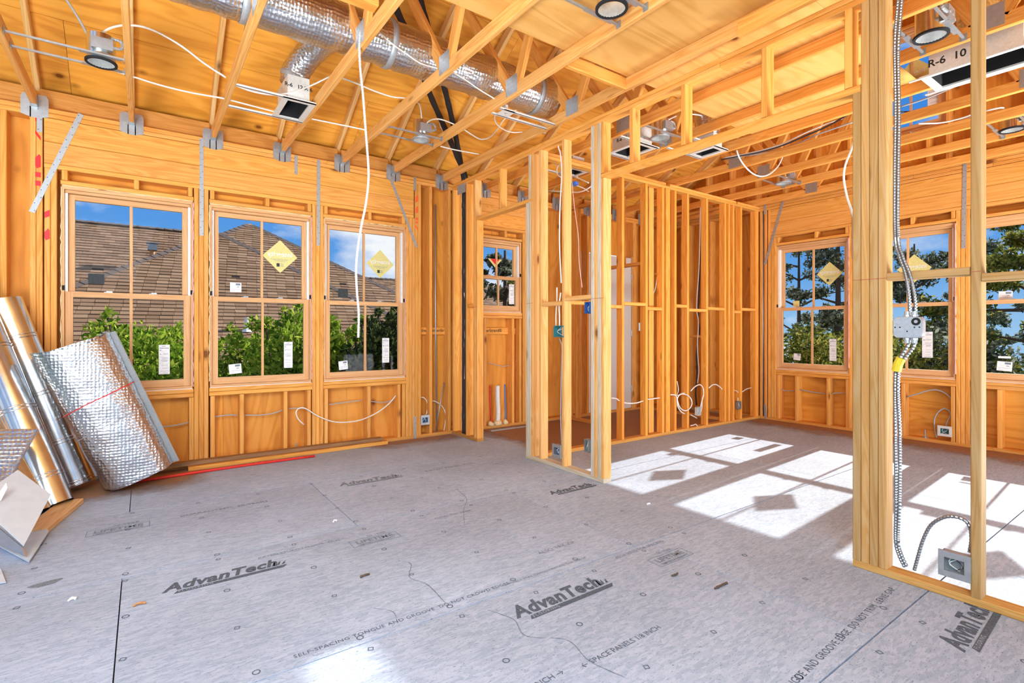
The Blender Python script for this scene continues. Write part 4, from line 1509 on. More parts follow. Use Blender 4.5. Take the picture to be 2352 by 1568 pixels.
# ---- roll of foil bubble insulation leaning in the corner ----------------------------------------
rb, rt = atF(322, 1092, 4.24), atF(166, 790, 3.98)
ax = (rt - rb).normalized()
wv = Vector((0.87, 0.0, 0.42))
wv = (wv - ax * wv.dot(ax)).normalized()
nv = ax.cross(wv)
L = (rt - rb).length
t = empty('insulation_roll', (rb.x, rb.y, 0), 'fat silver bubble foil insulation roll leaning in the corner beneath the first window', 'insulation roll')


def rollpt(a, h, wob=0.0, k=1.0):
    e = 0.80
    ca, sa = math.cos(a), math.sin(a)
    x = 0.245 * k * math.copysign(abs(ca) ** e, ca)
    y = 0.185 * k * math.copysign(abs(sa) ** 0.8, sa)
    return rb + ax * h + wv * x * (1 + wob) + nv * y * (1 + wob)


NA, NH = 56, 26
v, f = [], []
for i in range(NH + 1):
    for j in range(NA):
        a = 2 * PI * j / NA
        wob = 0.012 * math.sin(a * 23 + 0.6 * math.sin(i * .9)) + 0.008 * math.sin(i * 1.3 + a * 3)
        hh = L * i / NH
        if i == 0:
            hh -= 0.03 * math.sin(a + 0.6) + 0.01 * math.sin(a * 5)
        if i == NH:
            hh += 0.025 * math.sin(a * 2 + 1)
        v.append(rollpt(a, hh, wob))
for i in range(NH):
    for j in range(NA):
        f.append((i * NA + j, i * NA + (j + 1) % NA, (i + 1) * NA + (j + 1) % NA, (i + 1) * NA + j))
o = link('foil_sheet', mesh('foil_sheet', [p - rb for p in v], f, True), M['foil'], t, Matrix.Translation(rb))
for nm, hh in (('roll_end', 0.02), ('roll_end', L - 0.02)):
    P = []
    for i in range(150):
        a = i * 0.22
        P.append(rollpt(a, hh, 0, 0.10 + 0.86 * i / 150))
    vv, ff_ = [], []
    for i, p in enumerate(P):
        vv += [p - ax * 0.02 - rb, p + ax * 0.02 - rb]
        if i:
            ff_.append((2 * i - 2, 2 * i - 1, 2 * i + 1, 2 * i))
    link(nm, mesh(nm, vv, ff_), M['foil'], t, Matrix.Translation(rb))
# loose outer edge of the sheet running down the right side
mb = MB()
P0 = [rollpt(-0.1, h) for h in (0, L * .3, L * .6, L)]
q = []
for i, p in enumerate(P0):
    q += [p - nv * 0.02, p + wv * 0.035 - nv * 0.05, p + wv * 0.042 - nv * 0.045, p - nv * 0.012]
f = []
for i in range(3):
    for j in range(4):
        f.append((i * 4 + j, i * 4 + (j + 1) % 4, (i + 1) * 4 + (j + 1) % 4, (i + 1) * 4 + j))
link('loose_edge', mesh('loose_edge', [p - rb for p in q], f), M['strap'], t, Matrix.Translation(rb))
for h, r, mt, nm in ((L * 0.60, 0.004, 'red', 'red_string'), (L * 0.42, 0.0025, 'grey_cable', 'string')):
    P = [rollpt(2 * PI * i / 60, h + 0.04 * math.cos(2 * PI * i / 60 + .5), 0.02) - rb for i in range(61)]
    vv, ff_ = tube_geo(P, r, 5, False)
    link(nm, mesh(nm, vv, ff_), M[mt], t, Matrix.Translation(rb))


# ---- round sheet-metal pipes leaning beside it ---------------------------------------------------
def metal_pipe(b, tp, r, seams, label, closed=False):
    b, tp = Vector(b), Vector(tp)
    t = empty('metal_duct_pipe', b, label, 'duct pipe')
    d = (tp - b).normalized()
    L = (tp - b).length
    mb = MB()
    v, f = tube_geo([Vector((0, 0, 0)), tp - b], r, 32, False)
    mb.add(v, f)
    v, f = tube_geo([Vector((0, 0, 0)), tp - b], r - 0.003, 32, False)
    mb.add(v, [tuple(reversed(q)) for q in f])
    mb.build('pipe_wall', M['shiny'], t, Matrix.Translation(b), True)
    for s in seams:
        p = d * (L * s)
        mb = MB()
        for k in (-0.012, 0.012):
            v, f = tube_geo([p + d * (k - 0.006), p + d * k, p + d * (k + 0.006)], [r, r + 0.006, r], 32, False)
            mb.add(v, f)
        mb.build('seam_ring', M['shiny'], t, Matrix.Translation(b), True)
    mb = MB()
    e = d.orthogonal().normalized()
    mb.tube([e * (r + .001), tp - b + e * (r + .001)], 0.004, 6)
    mb.build('lengthwise_seam', M['shiny'], t, Matrix.Translation(b))
    return t


b1 = atF(177, 1112, 4.12)
metal_pipe(b1, atF(8, 690, 4.0), 0.112, [0.015, 0.24, 0.50, 0.80], 'shiny round duct pipe leaning next to the foil roll, right of three')
b2 = atF(128, 1160, 3.72)
metal_pipe(b2, atF(-75, 655, 3.86), 0.105, [0.12, 0.42, 0.70], 'shiny round duct pipe leaning between two other pipes')
b3 = atF(88, 1180, 3.60)
metal_pipe(b3, atF(-130, 760, 3.75), 0.085, [0.1, 0.35, 0.7], 'slimmer shiny duct pipe, leftmost, mostly hidden by the tilted duct box')


# ---- tilted duct box, lined with foil ------------------------------------------------------------
def sheet(name, pts, th, mat, parent):
    P = [Vector(p) for p in pts]
    n = (P[1] - P[0]).cross(P[-1] - P[0]).normalized()
    eye = Vector((0, 0, CAMH))
    for i in range(2, len(P) - 1):             # keep the sheet flat
        d = P[i] - eye
        P[i] = eye + d * ((P[0] - eye).dot(n) / d.dot(n))
    c = sum(P, Vector()) / len(P)
    k = len(P)
    v = [p - c for p in P] + [p - c + n * th for p in P]
    f = [tuple(reversed(range(k))), tuple(range(k, 2 * k))] + [(i, (i + 1) % k, (i + 1) % k + k, i + k) for i in range(k)]
    return link(name, mesh(name, v, f), M[mat], parent, Matrix.Translation(c))


M['boxsheet'] = plain('white_faced_sheet', (0.60, 0.67, 0.73), 0.55, 0.0, 0.15, 14, 0.05)
bx = atF(40, 1250, 2.95)
t = empty('duct_box', (bx.x, bx.y, 0.0), 'tilted white duct box lined with quilted foil at the left edge', 'duct box')
sheet('base_panel', [atF(67, 1292, 2.82), atF(112, 1221, 3.22), atF(60, 1176, 3.42), atF(-60, 1225, 3.25)], 0.008, 'boxsheet', t)
sheet('side_panel', [atF(54, 1254, 2.84), atF(116, 1137, 3.20), atF(40, 1080, 3.25), atF(-60, 1150, 2.9)], 0.006, 'boxsheet', t)
sheet('back_panel', [atF(52, 1258, 2.86), atF(60, 1278, 2.86), atF(-60, 1225, 2.95), atF(-60, 1165, 2.95)], 0.005, 'shiny', t)
sheet('foil_panel', [atF(86, 984, 3.45), atF(16, 1108, 3.18), atF(-70, 1150, 3.0), atF(-70, 986, 3.35)], 0.02, 'foil', t)
for k in range(14):
    y = 992 + k * 9.0
    x1 = 84 - (y - 984) * 0.56
    P = [atF(-66, y + 2, 3.345 - (y - 984) * .0028 - .024), atF(x1 - 2, y, 3.43 - (y - 984) * .0022 - .024)]
    vv, ff_ = tube_geo(P, 0.0035, 5)
    link('quilt_ridge', mesh('quilt_ridge', [p - P[0] for p in vv], ff_), M['foil'], t, Matrix.Translation(P[0]))
sheet('tape_flap', [atF(14, 1108, 3.0), atF(17, 1120, 3.0), atF(2, 1150, 2.95), atF(-8, 1140, 2.95)], 0.004, 'paper', t)
p = atZ(4, 1330, 0.0)
tag(sheet('metal_offcut', [atZ(14, 1338, 0.004), atZ(2, 1308, 0.02), atZ(-30, 1300, 0.02), atZ(-30, 1345, 0.004)], 0.004, 'boxsheet', None), 'white sheet offcut on the floor at the very left edge', 'offcut')

# ---- loose boards and a red pipe on the floor ----------------------------------------------------
o = board('loose_board', (-0.56, 4.35, 0.019), (-0.43, 4.97, 0.019), 0.14, 0.038, (1, 0, 0), None, tint=(0.98, 1.35, 2.9))
tag(o, 'short pale board lying on the floor beneath the metal pipes', 'board')
o = board('loose_board', (0.33, 5.565, 0.020), (2.245, 5.60, 0.020), 0.09, 0.038, (0, 1, 0), None, tint=(0.95, 0.95, 0.85))
tag(o, 'long light board lying on the floor under the windows', 'board')
o = board('loose_board', (0.06, 5.605, 0.0585), (2.19, 5.625, 0.0585), 0.085, 0.037, (0, 1, 0), None, 'brown', tint=(1, 1, 1))
tag(o, 'long dark brown board stacked on the light board under the windows', 'board')
cable('water_pipe', [(-0.05, 5.36, 0.013), (0.4, 5.40, 0.013), (0.9, 5.42, 0.013), (1.41, 5.415, 0.013)], 0.012, 'red', 'bright red plastic water pipe lying on the floor before the boards', 'pipe', 0.2, 10)

# ---- recessed lights -----------------------------------------------------------------------------


def can_light(x, y, z, r, x0, x1, label, h=0.18, jb=1):
    t = empty('can_light', (x, y, z), label, 'can light')
    n = 28
    mb = MB()
    v, f = tube_geo([Vector((x, y, z + 0.01)), Vector((x, y, z + h))], r, n, False)
    mb.add(v, f)
    mi = MB()
    v, f = tube_geo([Vector((x, y, z + 0.002)), Vector((x, y, z + h - 0.004))], r - 0.004, n, False)
    mi.add(v, [tuple(reversed(q)) for q in f])
    mi.add([(x + (r - .004) * math.cos(2 * PI * k / n), y + (r - .004) * math.sin(2 * PI * k / n), z + h - .004) for k in range(n)], [tuple(reversed(range(n)))])
    mi.build('reflector', M['bright'], t, None, True)
    mb.add([(x + r * math.cos(2 * PI * k / n), y + r * math.sin(2 * PI * k / n), z + h) for k in range(n)], [tuple(range(n))])
    mb.build('housing', M['shiny'], t, None, True)
    mb = MB()
    for rr, zz in ((r + 0.008, z), (r - 0.006, z)):
        pass
    v = []
    for k in range(n):
        c, s = math.cos(2 * PI * k / n), math.sin(2 * PI * k / n)
        for rr, zz in ((r - 0.006, z - 0.002), (r + 0.010, z - 0.002), (r + 0.010, z + 0.012), (r - 0.002, z + 0.012)):
            v.append((x + rr * c, y + rr * s, zz))
    mb.add(v, [(4 * k + a, 4 * ((k + 1) % n) + a, 4 * ((k + 1) % n) + (a + 1) % 4, 4 * k + (a + 1) % 4) for k in range(n) for a in range(4)])
    mb.build('rim', M['dark' if r > 0.078 else 'strap'], t)
    for ya, yb_ in ((y - r - 0.035, y - r), (y + r, y + r + 0.035)):
        MB().box((x - r - 0.03, ya, z + 0.012), (x + r + 0.03, yb_, z + 0.014)).build('mounting_plate', M['galv'], t)
    jx, jy = x + jb * 0.01, y - r + 0.006
    mb = MB().box((jx - 0.058, jy - 0.03, z + 0.06), (jx + 0.058, jy, z + 0.135))
    for a in (-0.025, 0.025):
        mb.cyl((jx + a, jy - 0.0302, z + 0.10), (jx + a, jy - 0.032, z + 0.10), 0.012, 10)
    mb.build('junction_box', M['galv'], t)
    P = spline([(jx + jb * 0.055, jy - .02, z + 0.085), (jx + jb * 0.105, jy - .01, z + 0.10), (jx + jb * 0.10, jy, z + 0.15), (jx + jb * 0.045, jy, z + 0.155)], 0.006)
    v, f = tube_geo(P, [0.011 if i % 2 else 0.009 for i in range(len(P))], 7)
    link('whip', mesh('whip', v, f), M['strap'], t)
    for s in (-1, 1):
        yy = y + s * (r + 0.022)
        mb = MB().box((x0, yy - 0.006, z + 0.014), (x1, yy + 0.006, z + 0.017)).box((x0, yy - 0.007, z + 0.017), (x1, yy - 0.005, z + 0.026))
        for xe, d in ((x0, 1), (x1, -1)):
            mb.box((min(xe, xe + d * 0.004), yy - 0.018, z + 0.0), (max(xe, xe + d * 0.004), yy + 0.018, z + 0.045))
        mb.build('hanger_bar', M['galv'], t)
    return t


def bay(x):
    for a, bb in zip(TX[:-1], TX[1:]):
        if a < x < bb:
            return a + 0.0205, bb - 0.0205
    return x - .3, x + .3


for (x, y, r, lab, jb) in ((-0.235, 4.50, 0.080, 'can light at upper left above the first window', 1), (2.16, 4.53, 0.074, 'can light over the third window beside the black pipes', 1), (2.165, 2.06, 0.082, 'can light at the top middle beside attic plywood', -1), (3.985, 1.10, 0.082, 'can light right of the thick post, nearest of the far rooms', -1),
                           (3.985, 3.17, 0.078, 'can light between two register boxes above the doorway', 1), (6.44, 3.25, 0.078, 'farthest can light, hung low in front of the far wall header', 1), (6.43, 1.18, 0.082, 'can light right of the slim stud near the far wall', -1)):
    can_light(x, y, 3.10, r, *bay(x), lab, jb=jb)


# ---- air registers -------------------------------------------------------------------------------
def register(x0, x1, y0, y1, label, h=0.2, z=3.10, face=None, txt='', tsize=0.05, bars='x', ty=None):
    t = empty('register_box', ((x0 + x1) / 2, (y0 + y1) / 2, z), label, 'register box')
    b_ = 0.045
    a0, a1, c0, c1 = x0 + b_, x1 - b_, y0 + b_, y1 - b_
    mb = MB()
    for lo, hi in (((x0, y0, z), (x1, c0, z + .006)), ((x0, c1, z), (x1, y1, z + .006)), ((x0, c0, z), (a0, c1, z + .006)), ((a1, c0, z), (x1, c1, z + .006))):
        mb.box(lo, hi)
    mb.build('flange', M['boxwhite'], t)
    mb = MB()
    for lo, hi in (((a0 - .003, c0 - .003, z + .006), (a1 + .003, c0, z + h)), ((a0 - .003, c1, z + .006), (a1 + .003, c1 + .003, z + h)), ((a0 - .003, c0, z + .006), (a0, c1, z + h)), ((a1, c0, z + .006), (a1 + .003, c1, z + h)), ((a0, c0, z + h - .003), (a1, c1, z + h))):
        mb.box(lo, hi)
    mb.build('box_body', M['boxwhite'], t)
    mb = MB()
    for lo, hi in (((a0, c0, z + .012), (a1, c0 + .002, z + h - .01)), ((a0, c1 - .002, z + .012), (a1, c1, z + h - .01)), ((a0, c0, z + .012), (a0 + .002, c1, z + h - .01)), ((a1 - .002, c0, z + .012), (a1, c1, z + h - .01)), ((a0, c0, z + h - .012), (a1, c1, z + h - .01))):
        mb.box(lo, hi)
    mb.build('dark_lining', M['dark'], t)
    if bars == 'x':
        l, r_ = bay((x0 + x1) / 2)
        for y in (y0, y1 - 0.012):
            MB().box((l, y, z - 0.004), (r_, y + 0.012, z)).box((l, y, z - 0.004), (r_, y + 0.002, z + 0.016)).build('hanger_bar', M['boxwhite'], t)
    else:
        for x in (x0, x1 - 0.02):
            MB().box((x, y0 - 0.06, z - 0.006), (x + 0.02, y1 + 0.06, z)).build('hanger_bar', M['boxwhite'], t)
    if txt and face == 'y':
        text('lettering', txt, ((x0 + x1) / 2, c0 - 0.004, z + h * 0.60), (1, 0, 0), (0, 0, 1), tsize, 'blackink', t, bold=0.0012)
    if txt and face == 'x':
        text('lettering', txt, (a0 - 0.004, (y0 + y1) / 2 if ty is None else ty, z + h * 0.55), (0, -1, 0), (0, 0, 1), tsize, 'blackink', t, bold=0.0014)
    return t


register(0.885, 1.135, 4.31, 4.76, 'register box with black lettering and hanging foil branch over the second window', 0.21, 3.10, 'y', 'R-6   12 X 6', 0.042)
register(2.42, 2.53, 3.50, 3.63, 'tiny white register box beside the looped cable', 0.07)
register(3.88, 4.18, 3.35, 3.76, 'register box over the doorway beside a can light', 0.2, 3.10, 'x', 'R-6  H  10', 0.05)
register(4.58, 4.81, 2.98, 3.30, 'register box over the doorway, near the drooping cable', 0.16)
register(4.275, 4.62, 0.70, 1.245, 'big register box with black lettering right of the thick post', 0.16, 2.985, 'x', 'R-6  10 X', 0.068, 'y', 1.075)
register(3.90, 4.16, 4.30, 4.55, 'register box seen low between studs of the near partition', 0.16)


# ---- foil ducts in the trusses -------------------------------------------------------------------
def foil_duct(pts, r, label, seed=1, ends=()):
    P = spline(pts, 0.05)
    b0 = P[0].copy()
    k = len(P)
    rr = random.Random(seed)
    n = 28
    v, f = tube_geo([p - b0 for p in P], [r * (1 + 0.02 * math.sin(i * 2.1) + rr.uniform(-.012, .012)) for i in range(k)], n)
    v = [p + (Vector((rr.uniform(-1, 1), rr.uniform(-1, 1), rr.uniform(-1, 1))) * 0.004) for p in v]
    t = empty('foil_duct', b0, label, 'duct')
    link('foil_jacket', mesh('foil_jacket', v, f, True), M['foil'], t, Matrix.Translation(b0))
    for e in ends:
        i = int(e * (k - 1))
        i = max(1, min(k - 2, i))
        d = (P[i + 1] - P[i - 1]).normalized()
        v, f = tube_geo([P[i] - d * .022 - b0, P[i] - d * .02 - b0, P[i] + d * .02 - b0, P[i] + d * .022 - b0], [r * 1.01, r * 1.05, r * 1.05, r * 1.01], n, False)
        link('tape_band', mesh('tape_band', v, f, True), M['strap'], t, Matrix.Translation(b0))
    return t


foil_duct([(-2.5, 3.62, 3.40), (-1, 3.62, 3.40), (0.6, 3.63, 3.395), (1.6, 3.63, 3.39), (2.4, 3.63, 3.385), (3.02, 3.62, 3.37)], 0.163, 'big round foil duct running through all the trusses', 1, (0.55, 0.72, 0.965))
foil_duct([(1.30, 3.80, 3.52), (1.25, 4.02, 3.60), (1.13, 4.30, 3.56), (1.03, 4.50, 3.42), (1.01, 4.535, 3.315)], 0.105, 'short foil branch duct dropping onto the register over the second window', 2, (0.93,))
foil_duct([(4.70, 3.14, 3.265), (4.70, 3.18, 3.6), (4.55, 3.2, 4.0), (4.1, 3.2, 4.1), (3.62, 3.25, 4.05)], 0.11, 'foil duct rising from the register near the drooping cable', 3, (0.05,))
foil_duct([(4.50, 0.98, 3.15), (4.52, 1.0, 3.6), (4.56, 1.02, 4.3)], 0.115, 'foil duct rising from the big register right of the post', 4, (0.06,))
foil_duct([(1.70, 2.15, 3.32), (2.1, 2.3, 3.34), (2.6, 2.35, 3.36), (3.3, 2.4, 3.4)], 0.10, 'foil duct lying on the attic plywood above the top middle light', 5)

# ---- black insulated refrigerant pipes -----------------------------------------------------------
t = empty('insulated_pipes', (3.17, 5.40, 0.05), 'pair of black foam pipes from attic down beside the middle partition corner', 'pipes')
for k, (pp, off) in enumerate((([(905, 10, 4.15), (945, 100, 4.4), (985, 210, 4.75), (1020, 290, 5.05), (1046, 350, 5.25)], 0.0), ([(962, -10, 4.15), (990, 90, 4.45), (1015, 180, 4.8), (1035, 260, 5.05), (1052, 340, 5.28)], 0.062))):
    P = [atY(*q) for q in pp] + [Vector((3.165, 5.375 + off, 3.08)), Vector((3.17, 5.375 + off, 2.8)), Vector((3.17, 5.37 + off, 1.5)), Vector((3.172, 5.375 + off, 0.045))]
    Q = spline(P, 0.05)
    v, f = tube_geo(Q, [0.030 + 0.002 * math.sin(i * 1.7) for i in range(len(Q))], 10)
    pi = link('foam_pipe', mesh('foam_pipe', v, f, True), M['black'], t)
    for i in range(12, len(Q) - 4, 17):
        d = (Q[i + 1] - Q[i]).normalized()
        v, f = tube_geo([Q[i] - d * .03, Q[i] + d * .03], 0.034, 10, False)
        link('tape_wrap', mesh('tape_wrap', v, f, True), M['blackcable'], pi)
MB().box((XB - 0.003, 5.34, 2.94), (XB - 0.0005, 5.53, 3.05)).build('nail_plate', M['strap'], wall_middle)

# ---- plumbing -------------------------------------------------------------------------------------
t = empty('vent_stack', atY(1248, 300, 4.75), 'white plastic vent pipe rising through the roof behind the duct end', 'pipe')
a, bb = atY(1248, 306, 4.75), atY(1240, -10, 4.75)
MB().cyl(a, bb, 0.032, 14).build('pipe', M['pvc'], t, None, True)
MB().cyl(a + Vector((0, 0, .09)), a + Vector((0, 0, .19)), 0.042, 14).build('coupling', M['pvc'], t, None, True)
for nm, x, z1, r, mt, lab in (('water_pipe', 3.705, 0.56, 0.010, 'red', 'upright red water pipe standing in the bathroom wall'), ('drain_pipe', 3.825, 0.555, 0.032, 'pvc', 'upright white drain pipe between the red and blue pipes'), ('water_pipe', 3.945, 0.565, 0.010, 'bluepipe', 'upright blue water pipe standing in the bathroom wall')):
    t = empty(nm, (x, YA + 0.02, 0.039), lab, 'pipe')
    v, f = tube_geo(spline([(x + (0.03 if mt == 'red' else 0), YA + 0.02, 0.045), (x + .01, YA + 0.02, 0.2), (x, YA + 0.02, 0.4), (x - (.005 if r < .02 else 0), YA + 0.02, z1)], 0.05), r, 12)
    link('pipe', mesh('pipe', v, f, True), M[mt], t)
    bm_ = MB()
    for k in range(3):
        bm_.cyl((x + rng.normal() * .012, YA + 0.012, 0.040), (x + rng.normal() * .01, YA + 0.018, 0.075 + .01 * k), r + 0.03 - .004 * k, 9, r + 0.006)
    bm_.build('foam_collar', M['foam'], t, None, True)
p = atZ(1180, 988, 0.0)
tag(MB().box((3.60, 5.50, 0.0), (4.15, 5.545, 0.012)).build('metal_channel', M['strap']), 'thin metal channel lying on the bathroom floor', 'channel')


# ---- electrical boxes -----------------------------------------------------------------------------
def ebox(name, loc, w, h, d, face, mat, label, inner='teal', lid=False):
    """A box whose open side faces along the vector face."""
    fz = Vector(face).normalized()
    fx = Vector((0, 0, 1)).cross(fz).normalized()
    fr = frame(loc, fx, (0, 0, 1))
    t = empty(name, loc, label, 'electrical box')
    e = 0.003
    mb = MB()
    for lo, hi in (((-w / 2, -h / 2, 0), (-w / 2 + e, h / 2, d)), ((w / 2 - e, -h / 2, 0), (w / 2, h / 2, d)), ((-w / 2, -h / 2, 0), (w / 2, -h / 2 + e, d)), ((-w / 2, h / 2 - e, 0), (w / 2, h / 2, d)), ((-w / 2, -h / 2, 0), (w / 2, h / 2, e))):
        mb.box(lo, hi)
    for sx in (-1, 1):
        for sy in (-1, 1):
            mb.box((sx * w * .40 - .008, sy * h * .44 - .006, d - .006), (sx * w * .40 + .008, sy * h * .44 + .006, d))
    mb.build('shell', M[mat], t, fr)
    if lid:
        mb = MB()
        for lo, hi in (((-w * .58, h * .30, d), (w * .58, h * .58, d + .012)), ((-w * .58, -h * .58, d), (w * .58, -h * .30, d + .012)), ((-w * .58, -h * .3, d), (-w * .36, h * .3, d + .012)), ((w * .36, -h * .3, d), (w * .58, h * .3, d + .012))):
            mb.box(lo, hi)
        mb.build('plaster_ring', M[mat], t, fr)
    MB().box((-w / 2 + e, -h / 2 + e, e), (w / 2 - e, h / 2 - e, e + .002)).build('back_plate', M[inner], t, fr)
    for k in range(5):
        a = rng.random() * 6
        P = spline([(-w * .3 + w * .15 * k, h * .35, d * .3), (w * .25 * math.sin(a), 0, d * .75), (w * .3 * math.cos(a), -h * .3, d * .5)], 0.01)
        v, f = tube_geo(P, 0.0022, 5)
        link('wire', mesh('wire', v, f), M[('blackcable', 'white_cable', 'grey_cable', 'teal', 'white_cable')[k]], t, fr)
    return t


ebox('switch_box', (XB + 0.07, 3.64, 1.273), 0.145, 0.105, 0.075, (-1, 0, 0), 'teal', 'teal double switch box between studs of the near partition', 'teal')
ebox('switch_box', (XB + 0.07, 3.262, 1.478), 0.062, 0.10, 0.075, (-1, 0, 0), 'blue', 'blue single switch box high on the corner post', 'blue')
ebox('outlet_box', (XB + 0.045, 3.655, 0.165), 0.105, 0.105, 0.05, (-1, 0, 0), 'galv', 'metal outlet box low between studs of the near partition', 'blue', True)
ebox('outlet_box', (XB + 0.03, 3.262, 0.285), 0.05, 0.11, 0.045, (-1, 0, 0), 'galv', 'small metal outlet box at the back of the corner post', 'galv')
ebox('outlet_box', (XB + 0.045, 0.772, 0.165), 0.104, 0.104, 0.05, (-1, 0, 0), 'galv', 'grey metal outlet box low beside the slim right stud', 'strap', True)
ebox('outlet_box', (2.755, YA + 0.045, 0.21), 0.10, 0.10, 0.05, (0, -1, 0), 'galv', 'metal outlet box low beside the third window posts', 'blue', True)
ebox('outlet_box', (XD + 0.045, 1.905, 0.15), 0.11, 0.10, 0.05, (-1, 0, 0), 'boxwhite', 'white outlet box below the window behind the post', 'teal', True)
ebox('outlet_box', (5.86, YC + 0.02, 0.24), 0.075, 0.11, 0.045, (0, -1, 0), 'boxwhite', 'outlet box under the cable loops on the inner partition', 'galv')
ebox('outlet_box', (6.80, YC + 0.02, 0.24), 0.075, 0.11, 0.045, (0, -1, 0), 'galv', 'outlet box near the far end of the inner partition', 'galv')
ebox('switch_box', (4.98, 4.22, 1.33), 0.10, 0.10, 0.05, (-1, -1, 0), 'galv', 'metal switch box seen between studs of the inner partition', 'galv')

# steel junction box with knockouts on the thick post
t = empty('junction_box', (XB - 0.03, 0.95, 1.24), 'square steel junction box with round knockouts on the thick post', 'electrical box')
w, h, d = 0.122, 0.106, 0.048
fr = frame((XB - 0.004, 0.945, 1.292), (0, -1, 0), (0, 0, 1))
v = []
n = 32
for zz, k in ((0.0, 1.0), (d - .006, 1.0), (d, .95)):
    for i in range(n):
        a = 2 * PI * i / n
        ca_, sa_ = math.cos(a), math.sin(a)
        v.append((w / 2 * k * math.copysign(abs(ca_) ** .35, ca_), h / 2 * k * math.copysign(abs(sa_) ** .35, sa_), zz))
f = [(j * n + i, j * n + (i + 1) % n, (j + 1) * n + (i + 1) % n, (j + 1) * n + i) for j in range(2) for i in range(n)] + [tuple(range(2 * n, 3 * n)), tuple(reversed(range(n)))]
link('box_body', mesh('box_body', v, f), M['plastic_box'], t, fr)
for x, y in ((-.036, .028), (.036, .028), (0, 0), (-.036, -.028), (.036, -.028)):
    if (x, y) == (.036, .028):
        MB().cyl((x, y, d - .001), (x, y, d + .0016), 0.019, 18).build('open_knockout', M['dark'], t, fr)
        MB().cyl((x, y, d), (x, y, d + .003), 0.008, 12).build('knockout_ring', M['plastic_box'], t, fr)
    else:
        MB().cyl((x, y, d - .001), (x, y, d + .002), 0.015, 18, 0.0138).build('knockout', M['plastic_box'], t, fr)
for x, y in ((-.05, 0), (-.03, .0), (.03, 0), (.05, 0), (0, -.02)):
    MB().cyl((x, y, d), (x, y, d + .0012), 0.0035, 8).build('screw_hole', M['dark'], t, fr)
for x in (-0.008, 0.022):
    for sgn in (1, -1):
        y0 = sgn * h / 2
        MB().cyl((x, y0, d / 2), (x, y0 + sgn * 0.026, d / 2), 0.0125, 12).cyl((x, y0, d / 2), (x, y0 + sgn * .008, d / 2), 0.016, 8).build('connector', M['plastic_box'], t, fr)


# metal-clad conduits along the thick post
def px_path(pts, x):
    return [atX(a, bb, x if c is None else c) for a, bb, c in [(p + (None,))[:3] for p in pts]]


XF = XB - 0.013
top1 = [(2066, -30), (2060, 30), (2055, 110), (2057, 250), (2055, 400), (2056, 545), (2066, 590), (2080, 630), (2088, 680), (2090, 727)]
top2 = [(2074, -30), (2068, 40), (2063, 120), (2065, 260), (2063, 420), (2063, 545), (2074, 590), (2090, 630), (2101, 680), (2103, 727)]
conduit('conduit', px_path(top1, XF), 0.0088, 'armour', 'left of two armoured conduits dropping down the thick post into the steel box')
conduit('conduit', px_path(top2, XF - 0.004), 0.0088, 'armour', 'right of two armoured conduits dropping down the thick post into the steel box')
low1 = [(2090, 778), (2084, 795), (2068, 820), (2058, 845), (2056, 900), (2057, 1000), (2058, 1150), (2057, 1240), (2065, 1275), (2078, 1302)]
low2 = [(2104, 778), (2097, 798), (2080, 820), (2066, 845), (2063, 900), (2067, 1000), (2066, 1150), (2063, 1240), (2070, 1272), (2083, 1300)]
c1 = conduit('conduit', px_path(low1, XF), 0.0088, 'armour', 'armoured conduit from the steel box down to the floor plate, left one')
conduit('conduit', px_path(low2, XF - 0.004), 0.0088, 'armour', 'armoured conduit from the steel box down to the floor plate, right one')
P = px_path([(2070, 822), (2063, 836), (2059, 852)], XF - 0.002)
tag(link('tape_wrap', mesh('tape_wrap', *tube_geo(P, 0.021, 12)), M['yellow'], None), 'yellow tape wrapped around both conduits below the steel box', 'tape')
lp = [(2100, 1309), (2108, 1280), (2120, 1240), (2138, 1206), (2165, 1189), (2190, 1186), (2215, 1194), (2228, 1212), (2231, 1240), (2227, 1268)]
conduit('conduit', [atX(a, bb, XB + 0.03) for a, bb in lp], 0.0088, 'armour', 'armoured conduit arching from the floor plate into the low outlet box')

# white flexible conduit hanging from a truss
wp = [(846, 58), (832, 66), (826, 95), (827, 150), (834, 220), (840, 300), (846, 380), (846, 420), (840, 470), (830, 520), (822, 570), (818, 620), (820, 670), (824, 720), (823, 775)]
conduit('conduit', [atY(a, bb, 3.27 - 0.0 * i) for i, (a, bb) in enumerate(wp)], 0.0085, 'pale_conduit', 'white flexible conduit hanging free from a truss before the third window', pitch=0.016)

# ================================================================== CABLES


def zpath(pts):
    """points given as (px, py, plane letter, value)"""
    out = []
    for a, bb, k, val in pts:
        out.append(atZ(a, bb, val) if k == 'z' else atY(a, bb, val) if k == 'y' else atX(a, bb, val))
    return out


def Zs(z, pts):
    return [(a, bb, 'z', z) for a, bb in pts]


def Ys(y, pts):
    return [(a, bb, 'y', y) for a, bb in pts]


def Xs(x, pts):
    return [(a, bb, 'x', x) for a, bb in pts]


